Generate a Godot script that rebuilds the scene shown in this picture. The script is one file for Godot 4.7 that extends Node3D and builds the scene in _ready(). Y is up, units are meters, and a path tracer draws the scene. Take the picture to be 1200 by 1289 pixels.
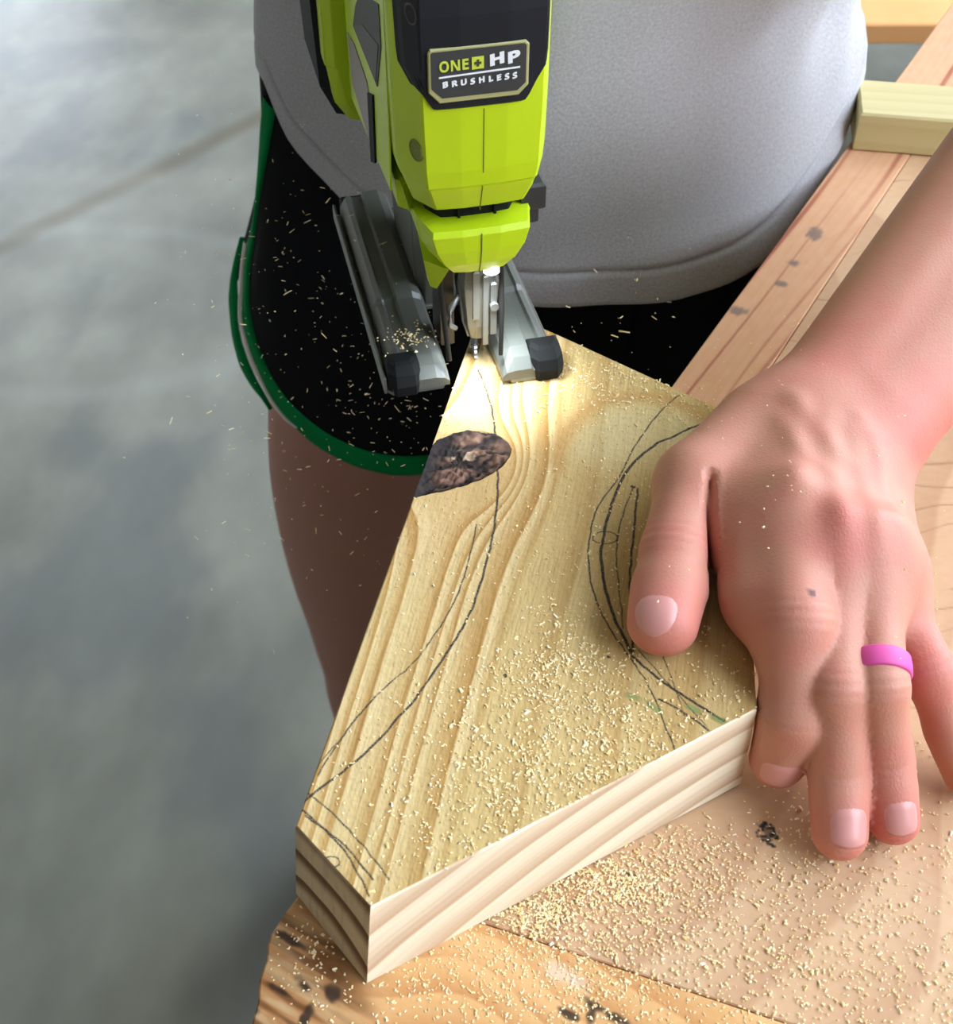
extends Node3D
# A woman cuts a shaped pine board with a jigsaw on a workbench. y is up, metres; the camera stands over the near end of the bench.

const BENCH := 1.05      # top of the workbench
const BOARD := 1.088     # top of the board that is being cut
const M := 0.001
var V3 := PackedVector3Array()
var noise := FastNoiseLite.new()
var noise2 := FastNoiseLite.new()
var rng := RandomNumberGenerator.new()
var mats := {}

# ------------------------------------------------------------------ nodes
func tag(o: Node, label := "", category := "", group := "", kind := "") -> void:
	if label != "": o.set_meta("label", label)
	if category != "": o.set_meta("category", category)
	if group != "": o.set_meta("group", group)
	if kind != "": o.set_meta("kind", kind)

func base(called: String, at: Vector3, turn := 0.0) -> Node3D:
	var n := Node3D.new()
	n.name = called
	n.position = at
	n.rotation.y = turn
	add_child(n, true)
	return n

func put(called: String, mesh: Mesh, m: Material, parent: Node = null) -> MeshInstance3D:
	var o := MeshInstance3D.new()
	o.name = called
	o.mesh = mesh
	if m: o.material_override = m
	o.cast_shadow = GeometryInstance3D.SHADOW_CASTING_SETTING_ON
	(parent if parent else self).add_child(o, true)
	return o

func mat(c: Color, rough := 0.6, metal := 0.0) -> StandardMaterial3D:
	var m := StandardMaterial3D.new()
	m.albedo_color = c
	m.roughness = rough
	m.metallic = metal
	return m

# ------------------------------------------------------------------ mesh collector: flat or smooth triangles, outward = counter-clockwise as given
class MB:
	var v := PackedVector3Array()
	var n := PackedVector3Array()
	var uv := PackedVector2Array()
	var col := PackedColorArray()
	var map = null          # position -> uv
	var xf := Transform3D()
	func one(p: Vector3, nn: Vector3) -> void:
		v.append(xf * p)
		n.append((xf.basis * nn).normalized())
		if map != null: uv.append(map.call(p))
	func tri(a: Vector3, b: Vector3, c: Vector3) -> void:
		var nn := (b - a).cross(c - a)
		if nn.length_squared() < 1e-20: return
		nn = nn.normalized()
		one(a, nn); one(c, nn); one(b, nn)
	func quad(a: Vector3, b: Vector3, c: Vector3, d: Vector3) -> void:
		tri(a, b, c); tri(a, c, d)
	func tris(a: Vector3, b: Vector3, c: Vector3, na: Vector3, nb: Vector3, nc: Vector3) -> void:
		one(a, na); one(c, nc); one(b, nb)
	# rows of points; out: a direction (open patch), or null for rings round their own middle
	func grid(rows: Array, closed: bool, smooth := true, out = null) -> void:
		var nr := rows.size()
		var nc: int = rows[0].size()
		var mids := []
		for r in rows:
			var s := Vector3.ZERO
			for p in r: s += p
			mids.append(s / nc)
		var last := nc if closed else nc - 1
		# orientation from the middle of the grid
		var sum := 0.0
		for i in nr - 1:
			for j in last:
				var a: Vector3 = rows[i][j]
				var b: Vector3 = rows[i][(j + 1) % nc]
				var d: Vector3 = rows[i + 1][j]
				var nn := (b - a).cross(d - a)
				sum += nn.dot(out if out != null else (a + b + d) / 3.0 - (mids[i] + mids[i + 1]) / 2.0)
		var s := 1.0 if sum > 0 else -1.0
		var norm := []
		if smooth:
			for i in nr:
				var row := PackedVector3Array()
				for j in nc:
					var l: int = (j - 1 + nc) % nc if closed else maxi(j - 1, 0)
					var r: int = (j + 1) % nc if closed else mini(j + 1, nc - 1)
					var du: Vector3 = rows[i][r] - rows[i][l]
					var dv: Vector3 = rows[mini(i + 1, nr - 1)][j] - rows[maxi(i - 1, 0)][j]
					row.append((du.cross(dv) * s).normalized())
				norm.append(row)
		for i in nr - 1:
			for j in last:
				var k := (j + 1) % nc
				var a: Vector3 = rows[i][j]
				var b: Vector3 = rows[i][k]
				var c: Vector3 = rows[i + 1][k]
				var d: Vector3 = rows[i + 1][j]
				if smooth:
					if s > 0:
						tris(a, b, c, norm[i][j], norm[i][k], norm[i + 1][k]); tris(a, c, d, norm[i][j], norm[i + 1][k], norm[i + 1][j])
					else:
						tris(a, c, b, norm[i][j], norm[i + 1][k], norm[i][k]); tris(a, d, c, norm[i][j], norm[i + 1][j], norm[i + 1][k])
				elif s > 0: quad(a, b, c, d)
				else: quad(a, d, c, b)
	func cap(ring: PackedVector3Array, out: Vector3) -> void:   # a flat, roughly convex or any planar ring
		var ax := (ring[1] - ring[0]).normalized()
		var nn := out.normalized()
		ax = (ax - nn * ax.dot(nn)).normalized()
		var ay := nn.cross(ax)
		var flat := PackedVector2Array()
		for p in ring: flat.append(Vector2((p - ring[0]).dot(ax), (p - ring[0]).dot(ay)) * 1000.0)
		var t := Geometry2D.triangulate_polygon(flat)
		for i in range(0, t.size(), 3):
			var a := ring[t[i]]
			var b := ring[t[i + 1]]
			var c := ring[t[i + 2]]
			if (b - a).cross(c - a).dot(nn) > 0: tri(a, b, c)
			else: tri(a, c, b)
	func loft(rows: Array, smooth := false) -> void:
		grid(rows, true, smooth)
		var k := rows.size() - 1
		cap(rows[0], middle(rows[0]) - middle(rows[1]))
		cap(rows[k], middle(rows[k]) - middle(rows[k - 1]))
	func middle(r: PackedVector3Array) -> Vector3:
		var s := Vector3.ZERO
		for p in r: s += p
		return s / r.size()
	# a polygon in (x, z) raised from y0 to y1, its edges bevelled
	func prism(poly: PackedVector2Array, y0: float, y1: float, b := 0.0, b0 := -1.0) -> void:
		var lower := b if b0 < 0 else b0
		var rows := []
		if lower > 0: rows.append(lift(inset(poly, lower), y0))
		rows.append(lift(poly, y0 + lower))
		rows.append(lift(poly, y1 - b))
		if b > 0: rows.append(lift(inset(poly, b), y1))
		walls(rows)
		cap(rows[0], Vector3.DOWN)
		cap(rows[-1], Vector3.UP)
	func walls(rows: Array) -> void:
		var area := 0.0
		var nc: int = rows[0].size()
		for j in nc:
			var a: Vector3 = rows[0][j]
			var b: Vector3 = rows[0][(j + 1) % nc]
			area += a.x * b.z - b.x * a.z
		for i in rows.size() - 1:
			for j in nc:
				var k := (j + 1) % nc
				if area < 0: quad(rows[i][j], rows[i][k], rows[i + 1][k], rows[i + 1][j])
				else: quad(rows[i][j], rows[i + 1][j], rows[i + 1][k], rows[i][k])
	func lift(poly: PackedVector2Array, y: float) -> PackedVector3Array:
		var r := PackedVector3Array()
		for p in poly: r.append(Vector3(p.x, y, p.y))
		return r
	func inset(poly: PackedVector2Array, by: float) -> PackedVector2Array:
		var area := 0.0
		var k := poly.size()
		for i in k: area += poly[i].cross(poly[(i + 1) % k])
		var s := 1.0 if area > 0 else -1.0
		var r := PackedVector2Array()
		for i in k:
			var e := (poly[i] - poly[(i - 1 + k) % k]).normalized()
			var g := (poly[(i + 1) % k] - poly[i]).normalized()
			var m := (Vector2(-e.y, e.x) + Vector2(-g.y, g.x)) * s
			var w := m.length_squared()
			r.append(poly[i] + (m * (2.0 / maxf(w, 0.5)) * by))
		return r
	func box(a: Vector3, b: Vector3, bevel := 0.0) -> void:
		prism(PackedVector2Array([Vector2(a.x, a.z), Vector2(b.x, a.z), Vector2(b.x, b.z), Vector2(a.x, b.z)]), a.y, b.y, bevel)
	func tube(pts: PackedVector3Array, radii: Array, sides := 12, smooth := true, flat := 1.0, updir := Vector3.UP) -> void:
		var rows := []
		for i in pts.size():
			var d := (pts[mini(i + 1, pts.size() - 1)] - pts[maxi(i - 1, 0)]).normalized()
			var x := updir.cross(d)
			if x.length() < 0.05: x = Vector3.RIGHT.cross(d)
			x = x.normalized()
			var y := d.cross(x)
			var ring := PackedVector3Array()
			var r: float = radii[mini(i, radii.size() - 1)]
			for j in sides:
				var a := TAU * j / sides
				ring.append(pts[i] + (x * cos(a) + y * sin(a) * flat) * r)
			rows.append(ring)
		grid(rows, true, smooth)
		cap(rows[0], pts[0] - pts[1])
		cap(rows[-1], pts[-1] - pts[-2])
	func mesh() -> ArrayMesh:
		var a := []
		a.resize(Mesh.ARRAY_MAX)
		a[Mesh.ARRAY_VERTEX] = v
		a[Mesh.ARRAY_NORMAL] = n
		if uv.size() == v.size(): a[Mesh.ARRAY_TEX_UV] = uv
		if col.size() == v.size(): a[Mesh.ARRAY_COLOR] = col
		var m := ArrayMesh.new()
		m.add_surface_from_arrays(Mesh.PRIMITIVE_TRIANGLES, a)
		return m

func mb(map = null) -> MB:
	var b := MB.new()
	b.map = map
	return b

# ------------------------------------------------------------------ textures
func paint(w: int, h: int, f: Callable) -> Image:      # f(x, y) -> Color, sRGB
	var data := PackedByteArray()
	data.resize(w * h * 3)
	var k := 0
	for y in h:
		for x in w:
			var c: Color = f.call(x, y)
			data[k] = clampi(int(c.r * 255.0), 0, 255)
			data[k + 1] = clampi(int(c.g * 255.0), 0, 255)
			data[k + 2] = clampi(int(c.b * 255.0), 0, 255)
			k += 3
	return Image.create_from_data(w, h, false, Image.FORMAT_RGB8, data)

func wood_mat(im: Image, rough := 0.75) -> StandardMaterial3D:
	var m := StandardMaterial3D.new()
	m.albedo_texture = ImageTexture.create_from_image(im)
	m.roughness = rough
	m.metallic_specular = 0.3
	m.texture_repeat = false
	return m

func stroke(im: Image, line: Array, to_px: Callable, width: float, ink: Color, strength := 0.8) -> void:
	# soft graphite: broken up by the grain of the wood
	var pts := PackedVector2Array()
	var cv := Curve2D.new()
	for i in line.size():
		var d: Vector2 = (line[mini(i + 1, line.size() - 1)] - line[maxi(i - 1, 0)]) / 6.0
		cv.add_point(line[i], -d, d)
	var total := cv.get_baked_length()
	var px_per: float = (to_px.call(Vector2(1, 0)) - to_px.call(Vector2(0, 0))).length()
	var step := 0.35 / px_per
	var r := width * px_per * 0.5
	var s := 0.0
	while s < total:
		var q := cv.sample_baked(s)
		var wob := Vector2(noise.get_noise_2d(q.x * 6.0, q.y * 6.0), noise.get_noise_2d(q.y * 6.0, q.x * 6.0 + 50.0)) * 0.35
		var c: Vector2 = to_px.call(q + wob)
		var press := strength * clampf(0.72 + 0.9 * noise.get_noise_1d(s * 9.0), 0.15, 1.0)
		var R := int(ceil(r + 1.0))
		for dy in range(-R, R + 1):
			for dx in range(-R, R + 1):
				var x := int(c.x) + dx
				var y := int(c.y) + dy
				if x < 0 or y < 0 or x >= im.get_width() or y >= im.get_height(): continue
				var f := clampf(r + 0.5 - Vector2(x + 0.5, y + 0.5).distance_to(c), 0.0, 1.0) * press * clampf(0.42 + 0.75 * noise2.get_noise_2d(x * 9.0, y * 9.0), 0.04, 0.8)
				if f > 0.0: im.set_pixel(x, y, im.get_pixel(x, y).lerp(ink, f))
		s += step

func fade(a: float, b: float, x: float) -> float:
	var t := clampf((x - a) / (b - a), 0.0, 1.0)
	return t * t * (3.0 - 2.0 * t)

# growth rings: a slow darkening to the latewood, then a sharp step back
func ring(p: float) -> float:
	var t := p - floorf(p)
	return pow(t, 1.8) * (1.0 - fade(0.9, 1.0, t))

# ------------------------------------------------------------------ signed distance shapes: capsules gathered in a grid, meshed by surface nets
class Field:
	var o: Vector3
	var h: float
	var nx: int
	var ny: int
	var nz: int
	var s := PackedFloat32Array()
	func _init(lo: Vector3, hi: Vector3, cell: float) -> void:
		o = lo
		h = cell
		nx = int(ceil((hi.x - lo.x) / cell)) + 1
		ny = int(ceil((hi.y - lo.y) / cell)) + 1
		nz = int(ceil((hi.z - lo.z) / cell)) + 1
		s.resize(nx * ny * nz)
	func bone(a: Vector3, b: Vector3, ra: float, rb: float, k: float, wr: Array = []) -> void:
		var pad := maxf(ra, rb) + 4.5 / k + 3.0 * h
		var i0 := maxi(int((minf(a.x, b.x) - pad - o.x) / h), 0)
		var i1 := mini(int((maxf(a.x, b.x) + pad - o.x) / h) + 1, nx - 1)
		var j0 := maxi(int((minf(a.y, b.y) - pad - o.y) / h), 0)
		var j1 := mini(int((maxf(a.y, b.y) + pad - o.y) / h) + 1, ny - 1)
		var k0 := maxi(int((minf(a.z, b.z) - pad - o.z) / h), 0)
		var k1 := mini(int((maxf(a.z, b.z) + pad - o.z) / h) + 1, nz - 1)
		var ab := b - a
		var il := 1.0 / maxf(ab.length_squared(), 1e-12)
		var dr := rb - ra
		for kz in range(k0, k1 + 1):
			for jy in range(j0, j1 + 1):
				var p := Vector3(o.x + i0 * h, o.y + jy * h, o.z + kz * h) - a
				var at := (kz * ny + jy) * nx + i0
				for ix in range(i0, i1 + 1):
					var t: float = clampf(p.dot(ab) * il, 0.0, 1.0)
					var d := (p - ab * t).length() - ra - dr * t
					if d < pad:
						s[at] += exp(-k * d)
					at += 1
					p.x += h
	func finish(k: float) -> void:
		for i in s.size():
			var x := s[i]
			s[i] = -log(x) / k if x > 1e-30 else 1.0
	func same() -> Field:
		var f := Field.new(o, o, h)
		f.nx = nx; f.ny = ny; f.nz = nz
		f.s = s.duplicate()
		return f
	# lays another field (of the same cell, its corner on a cell of this one) over this one; fist = a copy of this before any was added
	func add(g: Field, first: Field, soft: float) -> void:
		var i0 := roundi((g.o.x - o.x) / h)
		var j0 := roundi((g.o.y - o.y) / h)
		var k0 := roundi((g.o.z - o.z) / h)
		for kz in g.nz:
			for jy in g.ny:
				var ga := (kz * g.ny + jy) * g.nx
				var at := ((kz + k0) * ny + jy + j0) * nx + i0
				for ix in g.nx:
					var b := g.s[ga + ix]
					if b < 0.9:
						var a := first.s[at + ix]
						var q := maxf(soft - absf(a - b), 0.0) / soft
						var d := minf(a, b) - q * q * soft * 0.25
						var was := s[at + ix]
						if b < a - 0.0006 and absf(d - was) < 0.0016:
							var u := (0.0016 - absf(d - was)) / 0.0016
							d = minf(d, was) - u * u * 0.0004
						if d < was: s[at + ix] = d
	func sub(lo: Vector3, hi: Vector3) -> Field:
		var l := Vector3(o.x + floorf((lo.x - o.x) / h) * h, o.y + floorf((lo.y - o.y) / h) * h, o.z + floorf((lo.z - o.z) / h) * h)
		l = l.clamp(o, o + Vector3(nx - 2, ny - 2, nz - 2) * h)
		var u := hi.clamp(l, o + Vector3(nx - 2, ny - 2, nz - 2) * h)
		return Field.new(l, u, h)
	func drop(p: Vector3) -> float:      # how far below p the surface lies, or -1
		var i := int((p.x - o.x) / h)
		var k := int((p.z - o.z) / h)
		var t := 0.0
		while t < 0.06:
			var j := int((p.y - t - o.y) / h)
			if i >= 0 and i < nx and k >= 0 and k < nz and j >= 0 and j < ny and s[(k * ny + j) * nx + i] < 0.0: return t - h * 0.4
			t += 0.0005
		return -1.0
	func nets(v: PackedVector3Array, n: PackedVector3Array, idx: PackedInt32Array) -> void:
		var id := PackedInt32Array()
		id.resize(s.size())
		var sy := nx
		var sz := nx * ny
		var far := 4.0 * h
		for kz in nz - 1:
			for jy in ny - 1:
				var at := (kz * ny + jy) * nx
				for ix in nx - 1:
					var a := s[at]
					if absf(a) > far:
						at += 1
						continue
					var c := [a, s[at + 1], s[at + sy], s[at + sy + 1], s[at + sz], s[at + sz + 1], s[at + sz + sy], s[at + sz + sy + 1]]
					var m := 0
					for q in 8:
						if c[q] < 0.0: m |= 1 << q
					if m != 0 and m != 255:
						var sum := Vector3.ZERO
						var cnt := 0
						for e in EDGES:
							var x: float = c[e[0]]
							var y: float = c[e[1]]
							if (x < 0.0) != (y < 0.0):
								var t: float = x / (x - y)
								sum += CORNERS[e[0]].lerp(CORNERS[e[1]], t)
								cnt += 1
						v.append(o + (Vector3(ix, jy, kz) + sum / cnt) * h)
						n.append(Vector3(c[1] + c[3] + c[5] + c[7] - c[0] - c[2] - c[4] - c[6], c[2] + c[3] + c[6] + c[7] - c[0] - c[1] - c[4] - c[5], c[4] + c[5] + c[6] + c[7] - c[0] - c[1] - c[2] - c[3]).normalized())
						id[at] = v.size()
						var here := a < 0.0
						if jy > 0 and kz > 0 and here != (c[1] < 0.0): face(idx, id[at], id[at - sy], id[at - sy - sz], id[at - sz], here)
						if ix > 0 and kz > 0 and here != (c[2] < 0.0): face(idx, id[at], id[at - sz], id[at - sz - 1], id[at - 1], here)
						if ix > 0 and jy > 0 and here != (c[4] < 0.0): face(idx, id[at], id[at - 1], id[at - 1 - sy], id[at - sy], here)
					at += 1
	func face(idx: PackedInt32Array, a: int, b: int, c: int, d: int, flip: bool) -> void:
		if a == 0 or b == 0 or c == 0 or d == 0: return
		if flip: idx.append_array([a - 1, c - 1, b - 1, a - 1, d - 1, c - 1])
		else: idx.append_array([a - 1, b - 1, c - 1, a - 1, c - 1, d - 1])
	const CORNERS: Array[Vector3] = [Vector3(0, 0, 0), Vector3(1, 0, 0), Vector3(0, 1, 0), Vector3(1, 1, 0), Vector3(0, 0, 1), Vector3(1, 0, 1), Vector3(0, 1, 1), Vector3(1, 1, 1)]
	const EDGES := [[0, 1], [2, 3], [4, 5], [6, 7], [0, 2], [1, 3], [4, 6], [5, 7], [0, 4], [1, 5], [2, 6], [3, 7]]

# ------------------------------------------------------------------ scene
func _ready() -> void:
	var cam := Camera3D.new()
	cam.name = "camera"
	cam.position = Vector3(0, 1.403, 0)
	cam.rotation_degrees = Vector3(-45, 0, 0)
	var look := CameraAttributesPhysical.new()
	look.frustum_focal_length = 29.79
	look.frustum_focus_distance = 0.44
	look.frustum_near = 0.02
	look.frustum_far = 60.0
	look.exposure_aperture = 18.0
	cam.attributes = look
	cam.fov = 43.88
	add_child(cam)
	cam.current = true
	var we := WorldEnvironment.new()
	we.name = "world_environment"
	var env := Environment.new()
	env.background_mode = Environment.BG_SKY
	var sky := Sky.new()
	var air := ProceduralSkyMaterial.new()
	air.sky_top_color = Color(0.88, 0.93, 1.0)
	air.sky_horizon_color = Color(0.98, 0.985, 1.0)
	air.ground_horizon_color = Color(0.62, 0.62, 0.60)
	air.ground_bottom_color = Color(0.42, 0.42, 0.40)
	air.sun_angle_max = 0.0
	sky.sky_material = air
	env.sky = sky
	env.background_energy_multiplier = SKY_ENERGY
	env.tonemap_mode = Environment.TONE_MAPPER_LINEAR
	env.tonemap_exposure = EXPOSURE
	env.sdfgi_enabled = true
	env.ssao_enabled = true
	env.ssil_enabled = true
	we.environment = env
	add_child(we)
	noise.seed = 7
	noise.noise_type = FastNoiseLite.TYPE_SIMPLEX_SMOOTH
	noise.frequency = 0.02
	noise.fractal_octaves = 3
	noise2.seed = 21
	noise2.noise_type = FastNoiseLite.TYPE_SIMPLEX_SMOOTH
	noise2.frequency = 0.05
	noise2.fractal_type = FastNoiseLite.FRACTAL_NONE
	rng.seed = 4

	room()
	workbench()
	far_plank()
	person()
	cut_board()
	jigsaw()
	rail()
	sawdust()

const SKY_ENERGY := 10.4
const EXPOSURE := 1.0

# ------------------------------------------------------------------ the workshop round the bench, open to the daylight on its right and at its back
func room() -> void:
	var f := mb(func(p: Vector3): return Vector2((p.x + 2.4) / 4.8, (p.z + 4.6) / 4.8))
	f.box(Vector3(-3.2, -0.12, -6.4), Vector3(2.0, 0.0, 2.6))
	var floor_noise := FastNoiseLite.new()
	floor_noise.seed = 3
	floor_noise.frequency = 0.008
	floor_noise.fractal_octaves = 5
	var im := paint(900, 900, func(x, y):
		var X: float = -2.4 + x * 4.8 / 900.0
		var Z: float = -4.6 + y * 4.8 / 900.0
		var g: float = 0.53 + 0.09 * floor_noise.get_noise_2d(x, y) + 0.05 * floor_noise.get_noise_2d(x * 5.0 + 900.0, y * 3.0)
		var cloud: float = fade(0.05, 0.5, floor_noise.get_noise_2d(x * 1.4 + 300.0, y * 0.9 - 200.0))
		var c := Color(g * 1.02, g * 1.03, g * 0.95).lerp(Color(0.42, 0.44, 0.44), cloud * 0.5)
		# the sawn joint with its brown line of dirt, and a pale ring left by a spill
		var d: float = absf((X + 0.9407) * 0.7607 + (Z + 2.1447) * 0.6491 + 0.01 * floor_noise.get_noise_2d(x * 2.0, y * 2.0))
		c = c.lerp(Color(0.40, 0.36, 0.28), (1.0 - fade(0.0, 0.045, d)) * 0.5)
		var e: float = Vector2((X + 0.75) / 0.42, (Z + 1.95) / 0.26).length()
		c = c.lerp(Color(0.78, 0.80, 0.80), (1.0 - fade(0.0, 0.16, absf(e - 1.0))) * 0.13)
		var e2: float = Vector2((X + 0.75) / 0.8, (Z + 2.75) / 0.35).length()
		c = c.lerp(Color(0.76, 0.74, 0.66), (1.0 - fade(0.0, 0.2, absf(e2 - 1.0))) * 0.14)
		return c)
	var fm := wood_mat(im, 0.38)
	fm.metallic_specular = 0.35
	fm.texture_repeat = true
	tag(put("floor", f.mesh(), fm), "", "", "", "structure")
	var paintwork := mat(Color8(172, 168, 160), 0.85)
	for w in [["wall_left", Vector3(-3.4, -0.12, -6.4), Vector3(-3.2, 4.6, 2.8)], ["wall_front", Vector3(-3.2, -0.12, 2.6), Vector3(2.2, 4.6, 2.8)],
			["ceiling", Vector3(-3.4, 4.6, -6.4), Vector3(2.2, 4.8, 2.8)]]:
		var b := mb()
		b.box(w[1], w[2])
		tag(put(w[0], b.mesh(), mat(Color8(120, 117, 111), 0.85) if w[0] == "wall_front" else paintwork), "", "", "", "structure")
	# right wall: two tall wide window openings; back wall: an open door at its left
	var r := mb()
	r.box(Vector3(2.0, -0.12, 2.1), Vector3(2.2, 4.6, 2.6))
	r.box(Vector3(2.0, -0.12, -6.2), Vector3(2.2, 4.6, -4.0))
	r.box(Vector3(2.0, -0.12, -1.2), Vector3(2.2, 4.6, -0.8))
	r.box(Vector3(2.0, -0.12, -0.8), Vector3(2.2, 1.7, 2.1))
	r.box(Vector3(2.0, -0.12, -4.0), Vector3(2.2, 0.8, -1.2))
	for z in [Vector2(-0.8, 2.1), Vector2(-4.0, -1.2)]: r.box(Vector3(2.0, 4.45, z.x), Vector3(2.2, 4.6, z.y))
	tag(put("wall_right", r.mesh(), paintwork), "", "", "", "structure")
	var k := mb()
	k.box(Vector3(-1.9, -0.12, -6.4), Vector3(2.2, 4.6, -6.2))
	k.box(Vector3(-3.2, 2.0, -6.4), Vector3(-1.9, 4.6, -6.2))
	tag(put("wall_back", k.mesh(), paintwork), "", "", "", "structure")
	var g := mb()
	g.box(Vector3(2.2, -0.2, -9.0), Vector3(9.0, -0.04, 6.0))
	g.box(Vector3(-6.0, -0.2, -12.0), Vector3(2.2, -0.04, -6.4))
	tag(put("ground", g.mesh(), mat(Color8(172, 170, 164), 0.9)), "", "", "", "structure")

# ------------------------------------------------------------------ the workbench: an edge board, an end board and a panel between them
const BU := Vector3(0.4990, 0, -0.8666)     # along the long edge, away from the camera
const BN := Vector3(0.8666, 0, 0.4990)      # across it
const EE := Vector3(0.9430, 0, 0.3327)      # along the end board

func flat(p: Vector3) -> Vector2: return Vector2(p.x, p.z)

func cross2(a: Vector3, da: Vector3, b: Vector3, db: Vector3) -> Vector3:
	var den := da.x * db.z - da.z * db.x
	var t := ((b.x - a.x) * db.z - (b.z - a.z) * db.x) / den
	return a + da * t

func workbench() -> void:
	var bench := base("workbench", Vector3(0.25, 0, -0.55))
	tag(bench, "pine workbench with a tan panel framed by boards, under the board being cut", "workbench")
	var off := Transform3D(Basis(), -bench.position)
	var edge0 := Vector3(-0.0549, 0, -0.1873)      # on the long edge near the corner
	var seam := Vector3(0.0047, 0, -0.1797)        # on the joint to the end board
	var far := 1.62
	var wide := 0.78
	# edge board
	var a := cross2(edge0, BU, seam, EE)
	var b := cross2(edge0 + BN * 0.0325, BU, seam, EE)
	var e := mb(func(p: Vector3): return Vector2((p - a).dot(BN) / 0.10 + 0.3, 0.98 - (p - a).dot(BU) / 1.2))
	e.xf = off
	e.prism(PackedVector2Array([flat(a), flat(b), flat(b + BU * far), flat(a + BU * far)]), BENCH - 0.038, BENCH, 0.0006)
	var im := paint(160, 1024, func(x, y):
		var q: float = (0.98 - y / 1024.0) * 1.2 * 1000.0
		var p: float = (x / 160.0 - 0.3) * 100.0
		var w: float = p + 5.0 * noise.get_noise_2d(p * 0.8, q * 0.09) + 9.0 * noise2.get_noise_2d(40.0, q * 0.05)
		var streak := fade(0.15, 0.75, noise2.get_noise_2d(w * 3.4, q * 0.02 + 11.0))
		var c := Color8(212, 164, 126).lerp(Color8(160, 96, 72), streak)
		c = c.lerp(Color8(205, 150, 112), 0.35 * ring(w * 0.21))
		c = c.lightened(0.05 * noise.get_noise_2d(x * 4.0, y * 4.0))
		for s in [[13.0, 415.0, 4.0, 6.5], [13.0, 385.0, 3.4, 3.0], [14.0, 365.0, 3.0, 3.0], [4.0, 335.0, 4.5, 4.0], [22.0, 250.0, 2.0, 3.0]]:
			var d := Vector2((p - s[0]) / s[2], (q - s[1]) / s[3]).length() + 0.5 * noise.get_noise_2d(x * 7.0, y * 7.0)
			c = c.lerp(Color8(112, 98, 92), (1.0 - fade(0.5, 1.2, d)) * 0.7)
		return c)
	put("edge_board", e.mesh(), wood_mat(im), bench)
	# panel
	var gap := 0.00025
	var pa := cross2(edge0 + BN * (0.0325 + gap), BU, seam + BU * gap, EE)
	var pb := pa + EE * wide
	var pn := mb(func(p: Vector3): return Vector2((p.x + 0.02) / 0.5, (p.z + 0.75) / 0.72))
	pn.xf = off
	pn.prism(PackedVector2Array([flat(pa), flat(pb), flat(pb + BU * (far - 0.25)), flat(pa + BU * far)]), BENCH - 0.020, BENCH - 0.0003, 0.0004)
	im = paint(720, 1024, func(x, y):
		var X: float = (x / 720.0) * 500.0 - 20.0
		var Z: float = (y / 1024.0) * 720.0 - 750.0
		var p: float = X * 0.55 + Z * 0.22 + 26.0 * noise.get_noise_2d(X * 0.16, Z * 0.16)
		var q: float = ring(p * 0.055 + 0.4 * noise2.get_noise_2d(X * 0.12, Z * 0.12))
		var c := Color8(206, 169, 132).lerp(Color8(188, 147, 112), 0.9 * q)
		var line: float = absf(sin(Z * 0.26 + 7.0 * noise.get_noise_2d(X * 0.35 + 500.0, Z * 0.25)))
		c = c.lerp(Color8(150, 112, 82), (1.0 - fade(0.0, 0.2, line)) * 0.6 * fade(-0.1, 0.35, noise2.get_noise_2d(X * 0.3, Z * 0.5 + 70.0)) * fade(120.0, 165.0, X))
		c = c.lightened(0.045 * noise.get_noise_2d(x * 5.0, y * 9.0) + 0.05 * noise2.get_noise_2d(X * 0.25, Z * 0.25))
		# a burnt-in knot plug, and dark scratches
		var k: float = Vector2((X - 91.0) / 2.3, (Z + 211.4) / 3.0).length() + 0.9 * noise2.get_noise_2d(x * 6.0, y * 6.0)
		if k < 1.5: c = c.lerp(Color8(38, 34, 30), 1.0 - fade(0.95, 1.25, k) if k > 0.5 else 0.45)
		return c)
	for l in [[Vector2(44.0, -198.0), Vector2(47.0, -196.5), Vector2(50.0, -195.6)], [Vector2(158.0, -336.0), Vector2(163.8, -333.5), Vector2(167.0, -331.0)]]:
		stroke(im, l, func(p: Vector2): return Vector2((p.x + 20.0) / 500.0 * 720.0, (p.y + 750.0) / 720.0 * 1024.0), 1.0, Color8(70, 62, 55), 0.9)
	put("top_panel", pn.mesh(), wood_mat(im, 0.7), bench)
	# end board, with its split and ragged end
	var s0 := seam - BU * gap
	var eb := mb(func(p: Vector3): return Vector2((p - s0).dot(EE) / 0.45 + 0.2, -(p - s0).dot(BU) / 0.2 + 0.1))
	eb.xf = off
	var corner := [Vector2(-54.4, -188.5), Vector2(-57.6, -183.2), Vector2(-60.6, -177.0), Vector2(-61.3, -173.5), Vector2(-61.0, -169.0), Vector2(-62.4, -163.0), Vector2(-62.0, -157.0), Vector2(-63.0, -150.0), Vector2(-62.2, -140.0), Vector2(-63.5, -128.0), Vector2(-62.0, -110.0), Vector2(-62.0, -60.0)]
	var poly := PackedVector2Array([flat(cross2(edge0, BU, s0, EE))])
	for p in corner: poly.append(p * M)
	poly.append(flat(s0 - BU * 0.14 + EE * 0.02))
	poly.append(flat(s0 - BU * 0.14 + EE * wide))
	poly.append(flat(s0 + EE * (wide - 0.005)))
	eb.prism(poly, BENCH - 0.038, BENCH, 0.0006)
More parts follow.
